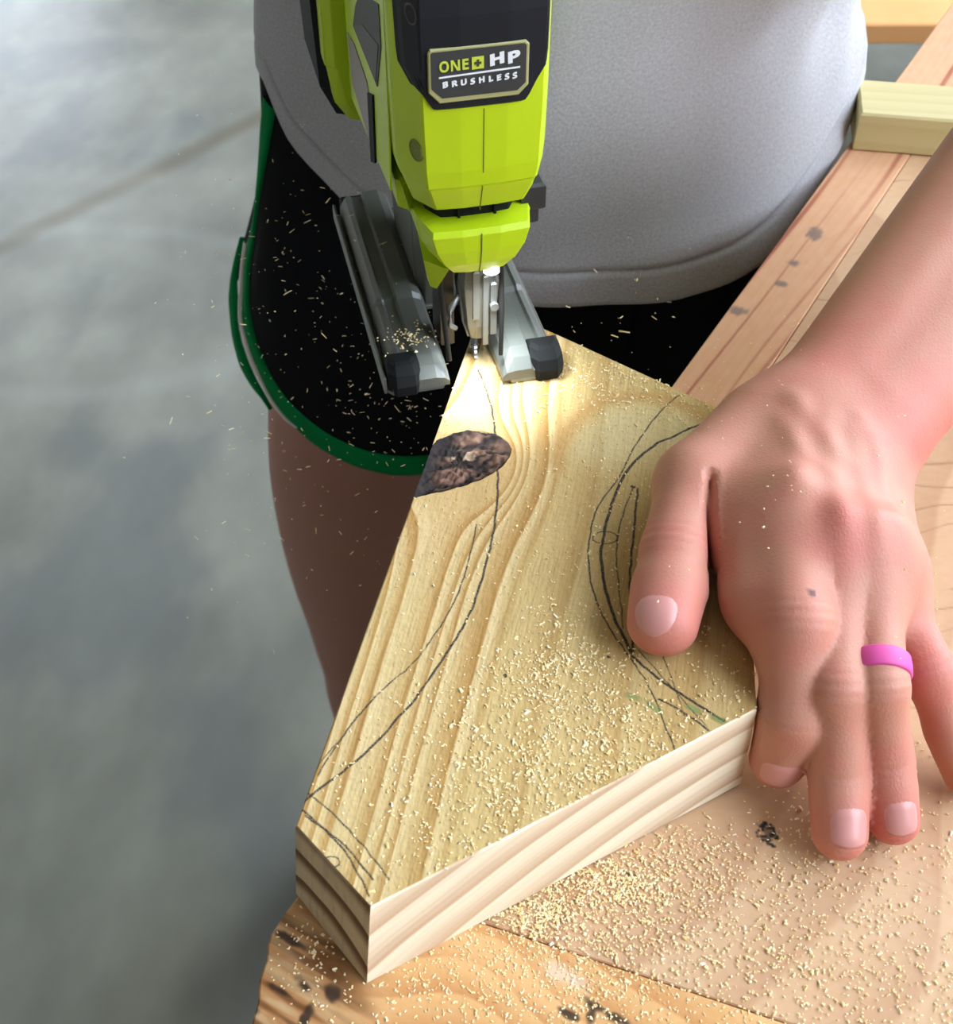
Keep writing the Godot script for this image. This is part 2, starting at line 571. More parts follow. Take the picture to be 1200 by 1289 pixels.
	im = paint(1024, 460, func(x, y):
		var u: float = (x / 1024.0 - 0.2) * 450.0       # along, from the joint mark
		var w: float = (y / 460.0 - 0.1) * 200.0        # away from the joint
		var bow: float = w + 10.0 * noise.get_noise_2d(u * 0.25, w * 0.5) + 16.0 * exp(-pow((u - 2.0) / 26.0, 2.0))
		var g: float = ring(bow * 0.105 + 0.02 * sin(u * 0.05))
		var c := Color8(216, 170, 114).lerp(Color8(184, 122, 72), 0.7 * g)
		c = c.lerp(Color8(235, 192, 136), fade(-0.2, 0.6, noise2.get_noise_2d(u * 0.2, w * 0.5)) * 0.5)
		# weathered end with stripes of bark and rot
		var old: float = 1.0 - fade(-44.0, -16.0, u + 8.0 * noise.get_noise_2d(u * 0.6, w * 1.6))
		var stripe: float = noise2.get_noise_2d(u * 0.35 + 4.0, w * 3.2 + 3.0 * noise.get_noise_2d(u, w))
		c = c.lerp(Color8(176, 122, 76), old * 0.75)
		var thin: float = noise.get_noise_2d(u * 1.2, w * 9.0)
		c = c.lerp(Color8(98, 66, 44), old * fade(0.12, 0.4, thin) * 0.6).lerp(Color8(206, 176, 136), old * fade(0.12, 0.4, -thin) * 0.6)
		c = c.lerp(Color8(120, 78, 42), old * fade(0.0, 0.5, stripe) * 0.95)
		c = c.lerp(Color8(214, 178, 128), old * fade(0.15, 0.8, -stripe) * 0.75)
		for s in [[-44.5, 32.5, 4.0, 2.2], [-36.0, 30.4, 3.4, 2.2], [-55.0, 23.0, 7.0, 1.2], [-41.0, 42.0, 1.6, 6.0], [-50.0, 37.0, 9.0, 1.0], [-30.0, 44.0, 8.0, 1.6], [-60.0, 45.0, 8.0, 1.4], [37.8, -3.8, 7.0, 1.6], [35.0, 0.0, 1.6, 3.0], [29.0, 2.0, 3.0, 1.2], [66.0, -1.0, 3.0, 1.2]]:
			var d := Vector2((u - s[0]) / s[2], (w - s[1] - 10.0) / s[3]).length() + 0.9 * noise.get_noise_2d(u * 5.0, w * 5.0)
			c = c.lerp(Color8(58, 44, 34), (1.0 - fade(0.35, 1.15, d)) * 0.85)
		var pale := Vector2((u - 26.4) / 8.0, (w - 2.5) / 3.4).length() + 0.5 * noise.get_noise_2d(u * 3.0, w * 3.0)
		c = c.lerp(Color8(230, 214, 204), (1.0 - fade(0.4, 1.2, pale)) * 0.6)
		return c.lightened(0.05 * noise.get_noise_2d(x * 4.0, y * 6.0)))
	var em := wood_mat(im, 0.72)
	var bumps := FastNoiseLite.new()
	bumps.seed = 5
	bumps.frequency = 0.03
	var nt := NoiseTexture2D.new()
	nt.noise = bumps
	nt.width = 256
	nt.height = 256
	nt.seamless = true
	put("end_board", eb.mesh(), em, bench)
	# apron and legs
	var frame_wood := mat(Color8(196, 152, 104), 0.8)
	var ap := mb()
	ap.xf = off
	var f0 := edge0 + BU * 0.06 + BN * 0.012
	ap.prism(PackedVector2Array([flat(f0), flat(f0 + BU * 1.5), flat(f0 + BU * 1.5 + BN * 0.038), flat(f0 + BN * 0.038)]), BENCH - 0.13, BENCH - 0.038, 0.001)
	var f1 := edge0 + BU * 0.06 + BN * 0.69
	ap.prism(PackedVector2Array([flat(f1), flat(f1 + BU * 1.3), flat(f1 + BU * 1.3 + BN * 0.038), flat(f1 + BN * 0.038)]), BENCH - 0.13, BENCH - 0.020, 0.001)
	put("apron", ap.mesh(), frame_wood, bench)
	for q in [f0 + BN * 0.04 + BU * 0.02, f0 + BN * 0.04 + BU * 1.4, f1 - BN * 0.09 + BU * 0.02, f1 - BN * 0.09 + BU * 1.2]:
		var lg := mb()
		lg.xf = off
		lg.prism(PackedVector2Array([flat(q), flat(q + BU * 0.089), flat(q + BU * 0.089 + BN * 0.089), flat(q + BN * 0.089)]), 0.0, BENCH - 0.039, 0.003)
		put("leg", lg.mesh(), frame_wood, bench)

func far_plank() -> void:
	# a low bench of orange pine on the floor beyond
	var t := base("pine_bench", Vector3(0.95, 0, -2.42))
	tag(t, "low orange pine bench on the concrete floor behind the workbench, out of focus", "bench")
	var m := mb(func(p: Vector3): return Vector2(p.x / 1.4 + 0.5, p.z / 0.7 + 0.5 + p.y))
	m.box(Vector3(-0.66, 0.414, -0.3), Vector3(0.66, 0.45, 0.28), 0.003)
	var im := paint(512, 256, func(x, y):
		var g: float = ring(y * 0.035 + 0.9 * noise.get_noise_2d(x * 0.25, y * 0.6))
		var c := Color8(224, 172, 116).lerp(Color8(204, 140, 84), g * 0.5)
		var d := Vector2((x - 215.0) / 9.0, (y - 214.0) / 12.0).length()
		return c.lerp(Color8(130, 74, 46), (1.0 - fade(0.4, 1.1, d)) * 0.7))
	put("bench_top", m.mesh(), wood_mat(im), t)
	for q in [Vector2(-0.58, -0.24), Vector2(0.5, -0.24), Vector2(-0.58, 0.14), Vector2(0.5, 0.14)]:
		var l := mb()
		l.box(Vector3(q.x, 0, q.y), Vector3(q.x + 0.07, 0.414, q.y + 0.07), 0.002)
		put("leg", l.mesh(), mat(Color8(210, 160, 105), 0.8), t)

func rail() -> void:
	# the greenish rail that lies across the bench behind the arm
	var at := Vector3(0.330, BENCH, -0.634)
	var t := mb(func(p: Vector3): return Vector2(p.x / 0.5 + 0.5, (p.z + p.y) / 0.12 + 0.5))
	t.box(Vector3(-0.122, 0.0, -0.02), Vector3(0.30, 0.022, 0.0205), 0.0012)
	var im := paint(512, 128, func(x, y):
		var g: float = ring(y * 0.075 + 0.7 * noise.get_noise_2d(x * 0.12, y * 0.8))
		var c := Color8(196, 184, 136).lerp(Color8(174, 154, 104), g * 0.35)
		var d := Vector2((x - 205.0) / 5.0, (y - 96.0) / 4.0).length()
		return c.lerp(Color8(110, 120, 70), (1.0 - fade(0.4, 1.2, d)) * 0.6))
	var o := put("wood_rail", t.mesh(), wood_mat(im))
	o.position = at
	o.rotation.y = deg_to_rad(-9.3)
	tag(o, "pale greenish square-cut pine strip lying across the workbench behind the forearm", "wood strip")

# ------------------------------------------------------------------ the board under the saw
const PENCIL := [
	[1.1, 0.95, [Vector2(-50.3, -197.3), Vector2(-45.7, -201.8), Vector2(-37.1, -209.9), Vector2(-30.6, -217.3), Vector2(-23.9, -226.8), Vector2(-17.1, -237.2), Vector2(-10.0, -251.1), Vector2(-3.8, -264.1), Vector2(0.0, -276.0), Vector2(3.2, -290.2), Vector2(5.8, -305.1), Vector2(7.3, -320.8), Vector2(7.7, -333.0), Vector2(7.3, -350.1), Vector2(6.0, -368.2), Vector2(3.7, -382.3), Vector2(0.6, -394.6)]],
	[0.7, 0.75, [Vector2(-46.2, -207.1), Vector2(-38.1, -223.9), Vector2(-29.3, -237.2), Vector2(-19.9, -248.0), Vector2(-12.7, -260.8), Vector2(-6.5, -276.0), Vector2(-2.2, -293.9), Vector2(0.0, -309.0)]],
	[0.6, 0.45, [Vector2(-52.4, -200.5), Vector2(-42.3, -216.8), Vector2(-31.6, -234.2)]],
	[0.8, 0.7, [Vector2(-49.6, -195.3), Vector2(-42.3, -188.9), Vector2(-35.0, -180.2), Vector2(-28.9, -168.8)]],
	[0.8, 0.7, [Vector2(-48.5, -193.4), Vector2(-37.6, -185.1), Vector2(-28.1, -173.5)]],
	[0.7, 0.65, [Vector2(-48.9, -201.5), Vector2(-38.0, -191.4), Vector2(-28.5, -180.2), Vector2(-23.7, -173.5)]],
	[1.3, 0.9, [Vector2(95.7, -366.3), Vector2(83.7, -361.3), Vector2(74.1, -355.4), Vector2(67.1, -351.0)]],
	[1.5, 0.85, [Vector2(67.1, -351.0), Vector2(58.0, -341.5), Vector2(53.0, -333.0), Vector2(48.3, -320.8), Vector2(44.5, -307.0), Vector2(42.2, -293.9), Vector2(42.6, -279.5), Vector2(44.9, -265.8), Vector2(48.9, -252.1)]],
	[0.8, 0.8, [Vector2(78.2, -379.0), Vector2(69.4, -368.2), Vector2(58.8, -350.1), Vector2(51.5, -333.0), Vector2(42.4, -316.8), Vector2(38.7, -301.3), Vector2(37.8, -286.6), Vector2(39.5, -272.6), Vector2(43.3, -260.8), Vector2(48.0, -251.1)]],
	[0.7, 0.7, [Vector2(56.0, -327.7), Vector2(50.3, -310.9), Vector2(47.4, -293.9), Vector2(47.2, -277.8), Vector2(47.2, -262.5)]],
	[1.1, 0.9, [Vector2(57.6, -326.8), Vector2(55.5, -312.8), Vector2(52.5, -293.9), Vector2(50.7, -279.5), Vector2(50.1, -265.8), Vector2(49.4, -252.7)]],
	[1.2, 1.0, [Vector2(48.8, -251.1), Vector2(56.6, -241.8), Vector2(65.5, -233.6), Vector2(74.6, -225.9)]],
	[0.7, 0.8, [Vector2(48.0, -251.1), Vector2(53.7, -237.2), Vector2(58.6, -215.4)]],
	[0.6, 0.6, [Vector2(51.0, -253.4), Vector2(61.0, -237.2), Vector2(69.1, -223.9)]],
	[1.0, 0.75, [Vector2(55.6, -234.2), Vector2(63.0, -229.1), Vector2(69.6, -222.5)]],
	[0.6, 0.6, [Vector2(58.8, -251.1), Vector2(62.9, -228.2)]],
	[0.6, 0.6, [Vector2(86.4, -359.0), Vector2(75.7, -343.6), Vector2(70.2, -333.0)]],
	[1.6, 1.0, [Vector2(9.0, -243.4), Vector2(9.3, -242.7)]], [1.4, 1.0, [Vector2(41.3, -250.6), Vector2(41.8, -250.4)]], [2.0, 1.0, [Vector2(55.7, -327.9), Vector2(56.4, -327.5)]],
]

func knot_edge(grow := 0.0) -> PackedVector2Array:
	var c := Vector2(-7.5, -340.5)
	var line := [Vector2(-27.0, -322.0), Vector2(-27.5, -338.5), Vector2(-16.2, -351.4), Vector2(-3.0, -357.7), Vector2(8.9, -354.5), Vector2(12.6, -346.6), Vector2(7.2, -336.4), Vector2(-5.7, -328.1), Vector2(-18.4, -324.0)]
	var cv := Curve2D.new()
	var k := line.size()
	for i in k + 1:
		var d: Vector2 = (line[(i + 1) % k] - line[(i - 1 + k) % k]) / 6.0
		cv.add_point(line[i % k], -d, d)
	var out := PackedVector2Array()
	var total := cv.get_baked_length()
	for i in 64:
		var p := cv.sample_baked(total * i / 64.0)
		p += (p - c).normalized() * (grow + 0.7 * noise.get_noise_2d(p.x * 9.0, p.y * 9.0))
		out.append(p * M)
	return out

func cut_board() -> void:
	var at := Vector3(0.024, BENCH, -0.28)
	var thing := base("pine_board", at)
	tag(thing, "thick pine board with pencilled curves and a dark knot being sawn under the hand", "board")
	var off := Transform3D(Basis(), -at)
	var top := PackedVector2Array([Vector2(-50.9, -190.1), Vector2(-28.4, -165.3), Vector2(85.1, -230.3), Vector2(99.3, -365.9), Vector2(36.1, -415.2), Vector2(3.0, -440.0)])
	var low := PackedVector2Array([Vector2(-54.5, -189.9), Vector2(-31.4, -162.0), Vector2(85.4, -228.4), Vector2(99.3, -365.9), Vector2(36.1, -415.2), Vector2(3.0, -440.0)])
	var mid := PackedVector2Array()
	for i in 6:
		top[i] *= M
		low[i] *= M
		mid.append(top[i].lerp(low[i], 7.0 / 38.0))
	# the notch of the broken knot, and the kerf behind the blade
	var kerf := PackedVector2Array([Vector2(-2.2, -401.0), Vector2(0.2, -401.0), Vector2(-1.5, -460.0), Vector2(-4.2, -460.0)])
	for i in 4: kerf[i] *= M
	var cut := Geometry2D.clip_polygons(top, knot_edge())[0]
	# surfaces: top, long fresh cut, end grain, the rest
	var parts := [mb(), mb(), mb(), mb()]
	for p in parts: p.xf = off
	var b := M * 0.5
	var cut_mid := PackedVector2Array()
	for p in cut:
		# the top layer's lower rim follows the slanted ends
		var q := p
		for i in 3:
			if p.distance_to(top[i]) < 1e-5: q = mid[i]
		cut_mid.append(q)
	var tmp: MB = parts[0]
	var inner := tmp.inset(cut, b)
	tmp.map = func(p: Vector3): return Vector2((p.x + 0.060) / 0.165, (p.z + 0.445) / 0.285)
	tmp.cap(tmp.lift(inner, BOARD), Vector3.UP)
	var fresh := [top[1], (top[2] - top[1]).normalized()]
	parts[1].map = func(p: Vector3): return Vector2((flat(p) - fresh[0]).dot(fresh[1]) / 0.14 + 0.03, (BOARD - p.y) / 0.04 + 0.02)
	var endg := [top[0], (top[1] - top[0]).normalized()]
	parts[2].map = func(p: Vector3): return Vector2((flat(p) - endg[0]).dot(endg[1]) / 0.045 + 0.1, (BOARD - p.y) / 0.04 + 0.02)
	parts[3].map = parts[0].map
	for layer in [[tmp.lift(cut, BOARD - b), tmp.lift(inner, BOARD)], [tmp.lift(cut_mid, BOARD - 0.007), tmp.lift(cut, BOARD - b)], [tmp.lift(low, BENCH + 0.0002), tmp.lift(mid, BOARD - 0.007)]]:
		var lo: PackedVector3Array = layer[0]
		var hi: PackedVector3Array = layer[1]
		var k := lo.size()
		var area := 0.0
		for j in k: area += lo[j].x * lo[(j + 1) % k].z - lo[(j + 1) % k].x * lo[j].z
		for j in k:
			var e := (j + 1) % k
			var dir := Vector2(lo[e].x - lo[j].x, lo[e].z - lo[j].z)
			var mid_p := (flat(lo[j]) + flat(lo[e])) * 0.5
			var which := 3
			if dir.length() > 0.02 or layer[0].size() == 6:
				if absf(dir.normalized().dot(fresh[1])) > 0.99 and mid_p.y > -0.25: which = 1
				elif absf(dir.normalized().dot(endg[1])) > 0.97 and mid_p.y > -0.20: which = 2
			if area < 0: parts[which].quad(lo[j], lo[e], hi[e], hi[j])
			else: parts[which].quad(lo[j], hi[j], hi[e], lo[e])
	parts[3].cap(tmp.lift(mid, BOARD - 0.007), Vector3.UP)
	parts[3].cap(tmp.lift(low, BENCH + 0.0002), Vector3.DOWN)
	var mesh: ArrayMesh = null
	var looks := [board_top_mat(), fresh_mat(), end_mat(), mat(Color8(206, 178, 124), 0.8)]
	looks[3] = looks[0]
	for i in 4:
		var one: ArrayMesh = parts[i].mesh()
		if mesh == null: mesh = one
		else: mesh.add_surface_from_arrays(Mesh.PRIMITIVE_TRIANGLES, one.surface_get_arrays(0))
		mesh.surface_set_material(i, looks[i])
	put("plank", mesh, null, thing)
	# the knot: broken bark in its hollow
	var kn := mb()
	kn.xf = off
	var rim := knot_edge(0.15)
	var clipped := Geometry2D.intersect_polygons(rim, tmp.inset(mid, 0.0004))[0]
	var c := Vector2(-7.0, -341.0) * M
	var rows := []
	var steps := 26
	var nrim := 150
	var cvr := Curve2D.new()
	for p in clipped: cvr.add_point(p * 1000.0)
	cvr.add_point(clipped[0] * 1000.0)
	var bark := FastNoiseLite.new()
	bark.seed = 13
	bark.noise_type = FastNoiseLite.TYPE_CELLULAR
	bark.cellular_return_type = FastNoiseLite.RETURN_DISTANCE2_DIV
	bark.fractal_type = FastNoiseLite.FRACTAL_NONE
	bark.frequency = 0.075
	for i in steps + 1:
		var row := PackedVector3Array()
		for j in nrim:
			var e := cvr.sample_baked(cvr.get_baked_length() * j / nrim) * M
			var t: float = 0.02 + 0.98 * i / steps
			var q := c.lerp(e, t)
			var X := q.x * 1000.0
			var Z := q.y * 1000.0
			var clump: float = 1.3 * (0.5 - bark.get_noise_2d(X + 3.0 * noise.get_noise_2d(X * 9.0, Z * 9.0), Z * 1.6)) + noise.get_noise_2d(X * 14.0, Z * 14.0) * 1.0 - 0.4
			var deep := 2.2 * (1.0 - pow(t, 5.0)) * fade(16.0, -16.0, X) + 0.9
			row.append(Vector3(q.x, BOARD - (deep - clump) * M * (1.0 if t < 0.97 else 0.75), q.y))
		rows.append(row)
	kn.grid(rows, true, true, Vector3.UP)
	var rim_at := []
	for i in 72: rim_at.append(0.0)
	for i in 720:
		var e := cvr.sample_baked(cvr.get_baked_length() * i / 720.0) * M - c
		var bin := posmod(int(round(e.angle() / TAU * 72.0)), 72)
		rim_at[bin] = maxf(rim_at[bin], e.length())
	for p in kn.v:
		var X := (p.x + at.x) * 1000.0
		var Z := (p.z + at.z) * 1000.0
		var cell := bark.get_noise_2d(X + 3.0 * noise.get_noise_2d(X * 9.0, Z * 9.0), Z * 1.6)
		var t := noise.get_noise_2d(X * 12.0, Z * 16.0)
		var s := Color8(112, 82, 68).lerp(Color8(142, 106, 84), fade(-0.2, 0.5, t)).lerp(Color8(38, 27, 24), fade(-0.5, -0.12, cell) * 0.95)
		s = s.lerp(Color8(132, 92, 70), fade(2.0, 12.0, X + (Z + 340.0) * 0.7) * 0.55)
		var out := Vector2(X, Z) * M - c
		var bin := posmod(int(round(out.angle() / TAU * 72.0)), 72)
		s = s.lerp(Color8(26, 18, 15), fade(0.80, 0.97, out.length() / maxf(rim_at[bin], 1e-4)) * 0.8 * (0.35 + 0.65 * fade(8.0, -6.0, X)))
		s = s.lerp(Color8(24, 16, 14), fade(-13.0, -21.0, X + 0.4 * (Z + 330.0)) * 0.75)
		s = s.lerp(Color8(206, 178, 148), fade(0.16, 0.34, noise.get_noise_2d(X * 7.0 + 300.0, Z * 10.0)) * 0.9 * (1.0 - fade(3.0, 8.0, Vector2(X + 5.0, (Z + 346.0) * 1.4).length())))
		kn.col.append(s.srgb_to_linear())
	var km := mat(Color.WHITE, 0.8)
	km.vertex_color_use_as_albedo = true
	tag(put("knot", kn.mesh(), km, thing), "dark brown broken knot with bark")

func board_grain(X: float, Z: float) -> Color:
	var p := X * 0.982 + Z * 0.187
	var q := X * 0.187 - Z * 0.982
	var kp := -70.0
	var kq := 333.0
	# the grain parts round the knot
	var dp := p - kp
	var dq := (q - kq) * 0.8
	var r2 := maxf(dp * dp + dq * dq, 40.0)
	var w := p - dp * minf(330.0 / r2, 0.92)
	w += 1.6 * noise.get_noise_2d(p * 0.5, q * 0.10) + 0.5 * noise2.get_noise_2d(p * 1.4, q * 0.22)
	var left := 1.0 - fade(-46.0, -42.0, w)
	var g: float
	if w < -43.0: g = ring((w + 43.0) / 6.0 + 0.35 * sin(w * 0.31))
	else: g = ring((w + 43.0) / 21.0 + 0.12 * sin(w * 0.2)) * 0.75
	var fine := noise2.get_noise_2d(w * 22.0, q * 0.45) * 0.5 + noise.get_noise_2d(p * 40.0, q * 2.0) * 0.5
	var pale := Color8(218, 193, 142).lerp(Color8(202, 173, 116), 1.0 - left)
	var dark := Color8(174, 132, 74).lerp(Color8(174, 136, 78), 1.0 - left)
	var c := pale.lerp(dark, clampf(g * 1.0 + 0.45 * left * g, 0.0, 1.25))
	c = c.lerp(Color8(202, 178, 116), 0.35 * fade(-0.2, 0.6, noise.get_noise_2d(X * 0.3 + 90.0, Z * 0.2)))
	c = c.darkened(maxf(0.0, 0.13 * fine)).lightened(maxf(0.0, -0.09 * fine))
	# scuffs across the grain near the knot and the warm halo round it
	var halo := exp(-(dp * dp * 0.7 + dq * dq) / 900.0)
	c = c.lerp(Color8(206, 164, 104), 0.45 * halo)
	# the arched figure in the far corner
	var a := Vector2((X - 62.0) / 33.0, (Z + 337.0) / 42.0)
	var e := a.length() + 0.06 * noise.get_noise_2d(X * 0.9, Z * 0.9)
	if Z < -330.0:
		c = c.lerp(Color8(188, 148, 92), (1.0 - fade(0.0, 0.15, absf(e - 0.98))) * 0.95 * fade(-330.0, -342.0, Z))
		c = c.lerp(Color8(212, 200, 158), (1.0 - fade(0.75, 0.95, e)) * 0.4 * fade(-330.0, -350.0, Z))
	var speck := noise2.get_noise_2d(X * 14.0, Z * 5.0)
	c = c.lerp(Color8(150, 120, 70), fade(0.72, 0.85, speck) * 0.4)
	return c

func board_top_mat() -> StandardMaterial3D:
	var w := 800
	var h := 1382
	var im := paint(w, h, func(x, y): return board_grain(-60.0 + x * 165.0 / 800.0, -445.0 + y * 285.0 / 1382.0))
	var px := func(p: Vector2): return Vector2((p.x + 60.0) / 165.0 * 800.0, (p.y + 445.0) / 285.0 * 1382.0)
	for q in [[Vector2(44.2, -302.5), Vector2(4.3, 3.0)], [Vector2(-40.2, -178.8), Vector2(2.6, 1.9)]]:
		var loop := []
		for i in 17: loop.append(q[0] + Vector2(cos(TAU * i / 16.0), sin(TAU * i / 16.0)) * q[1])
		stroke(im, loop, px, 0.42, Color8(58, 56, 52), 0.8)
	for l in PENCIL: stroke(im, l[2], px, l[0] * 0.66, Color8(48, 46, 44), l[1])
	# smudges of green marker where the line leaves the board
	for l in [[Vector2(46.0, -236.0), Vector2(50.0, -234.0)], [Vector2(52.0, -233.0), Vector2(56.0, -229.0)], [Vector2(64.0, -232.0), Vector2(68.0, -229.0)], [Vector2(71.0, -228.0), Vector2(75.0, -225.0)]]:
		stroke(im, l, px, 2.2, Color8(110, 146, 90), 0.07)
	var m := wood_mat(im, 0.78)
	# raised grain and saw fuzz
	var hn := FastNoiseLite.new()
	hn.seed = 11
	hn.frequency = 0.02
	hn.fractal_octaves = 3
	var him := paint(400, 690, func(x, y):
		var X: float = -60.0 + x * 165.0 / 400.0
		var Z: float = -445.0 + y * 285.0 / 690.0
		var p: float = X * 0.982 + Z * 0.187
		var q: float = X * 0.187 - Z * 0.982
		var v: float = 0.5 + 0.22 * hn.get_noise_2d(p * 60.0, q * 5.0) + 0.2 * hn.get_noise_2d(p * 14.0, q * 14.0)
		return Color(v, v, v))
	m.heightmap_enabled = true
	m.heightmap_texture = ImageTexture.create_from_image(him)
	m.heightmap_scale = 0.05
	return m

func fresh_mat() -> StandardMaterial3D:
	var im := paint(900, 260, func(x, y):
		var u: float = (x / 900.0 - 0.03) * 140.0
		var v: float = 38.0 - (y / 260.0 - 0.02) * 40.0
		var d: float = Vector2((u - 150.0) * 0.52, v + 62.0).length() + 1.6 * noise.get_noise_2d(u * 0.4, v * 0.6)
		var g: float = ring(-d / 12.5 + 0.3)
		var c := Color8(240, 226, 198).lerp(Color8(190, 154, 120), g * 0.9)
		var fine: float = noise2.get_noise_2d(d * 9.0, u * 0.3)
		return c.darkened(maxf(0.0, 0.05 * fine)).lightened(0.06 * noise.get_noise_2d(x * 6.0, y * 6.0)))
	return wood_mat(im, 0.7)

func end_mat() -> StandardMaterial3D:
	var im := paint(360, 320, func(x, y):
		var u: float = (x / 360.0 - 0.1) * 45.0
		var v: float = 38.0 - (y / 320.0 - 0.02) * 40.0
		var d: float = Vector2((u - 12.0) * 1.1, v + 40.0).length() + 1.5 * noise.get_noise_2d(u * 1.2, v * 0.5)
		var g: float = ring(d / 14.0 + 0.1)
		var c := Color8(204, 184, 148).lerp(Color8(112, 84, 58), fade(0.15, 0.75, g))
		return c.darkened(maxf(0.0, 0.12 * noise.get_noise_2d(u * 16.0, v * 3.0))))
	return wood_mat(im, 0.8)

# ------------------------------------------------------------------ sawdust
func chips(called: String, label: String, spots: Array, look: StandardMaterial3D, sizes: Vector2, long := 1.0) -> MultiMeshInstance3D:
	var b := mb()
	b.loft([PackedVector3Array([Vector3(-0.5, -0.25, -0.3), Vector3(0.45, -0.3, -0.35), Vector3(0.5, -0.2, 0.3), Vector3(-0.4, -0.3, 0.35)]), PackedVector3Array([Vector3(-0.3, 0.3, -0.2), Vector3(0.35, 0.2, -0.15), Vector3(0.25, 0.35, 0.25), Vector3(-0.35, 0.2, 0.2)])])
	var mm := MultiMesh.new()
	mm.transform_format = MultiMesh.TRANSFORM_3D
	mm.use_colors = true
	mm.mesh = b.mesh()
	mm.instance_count = spots.size()
	for i in spots.size():
		var s := rng.randf_range(sizes.x, sizes.y) * M
		if rng.randf() < 0.06: s *= 1.7
		var bs := Basis.from_euler(Vector3(rng.randf_range(-0.6, 0.6), rng.randf() * TAU, rng.randf_range(-0.6, 0.6))) * Basis.from_scale(Vector3(s * rng.randf_range(0.9, 1.7) * (1.0 if long == 1.0 or rng.randf() < 0.5 else long), s * 0.55, s * rng.randf_range(0.7, 1.2)))
		mm.set_instance_transform(i, Transform3D(bs, spots[i]))
		mm.set_instance_color(i, Color8(255, 236, 182).lerp(Color8(244, 208, 138), rng.randf()).lerp(Color8(255, 250, 226), rng.randf() * rng.randf()).srgb_to_linear())
	var o := MultiMeshInstance3D.new()
	o.name = called
	o.multimesh = mm
	o.material_override = look
	add_child(o, true)
	tag(o, label, "sawdust", "", "stuff")
	return o

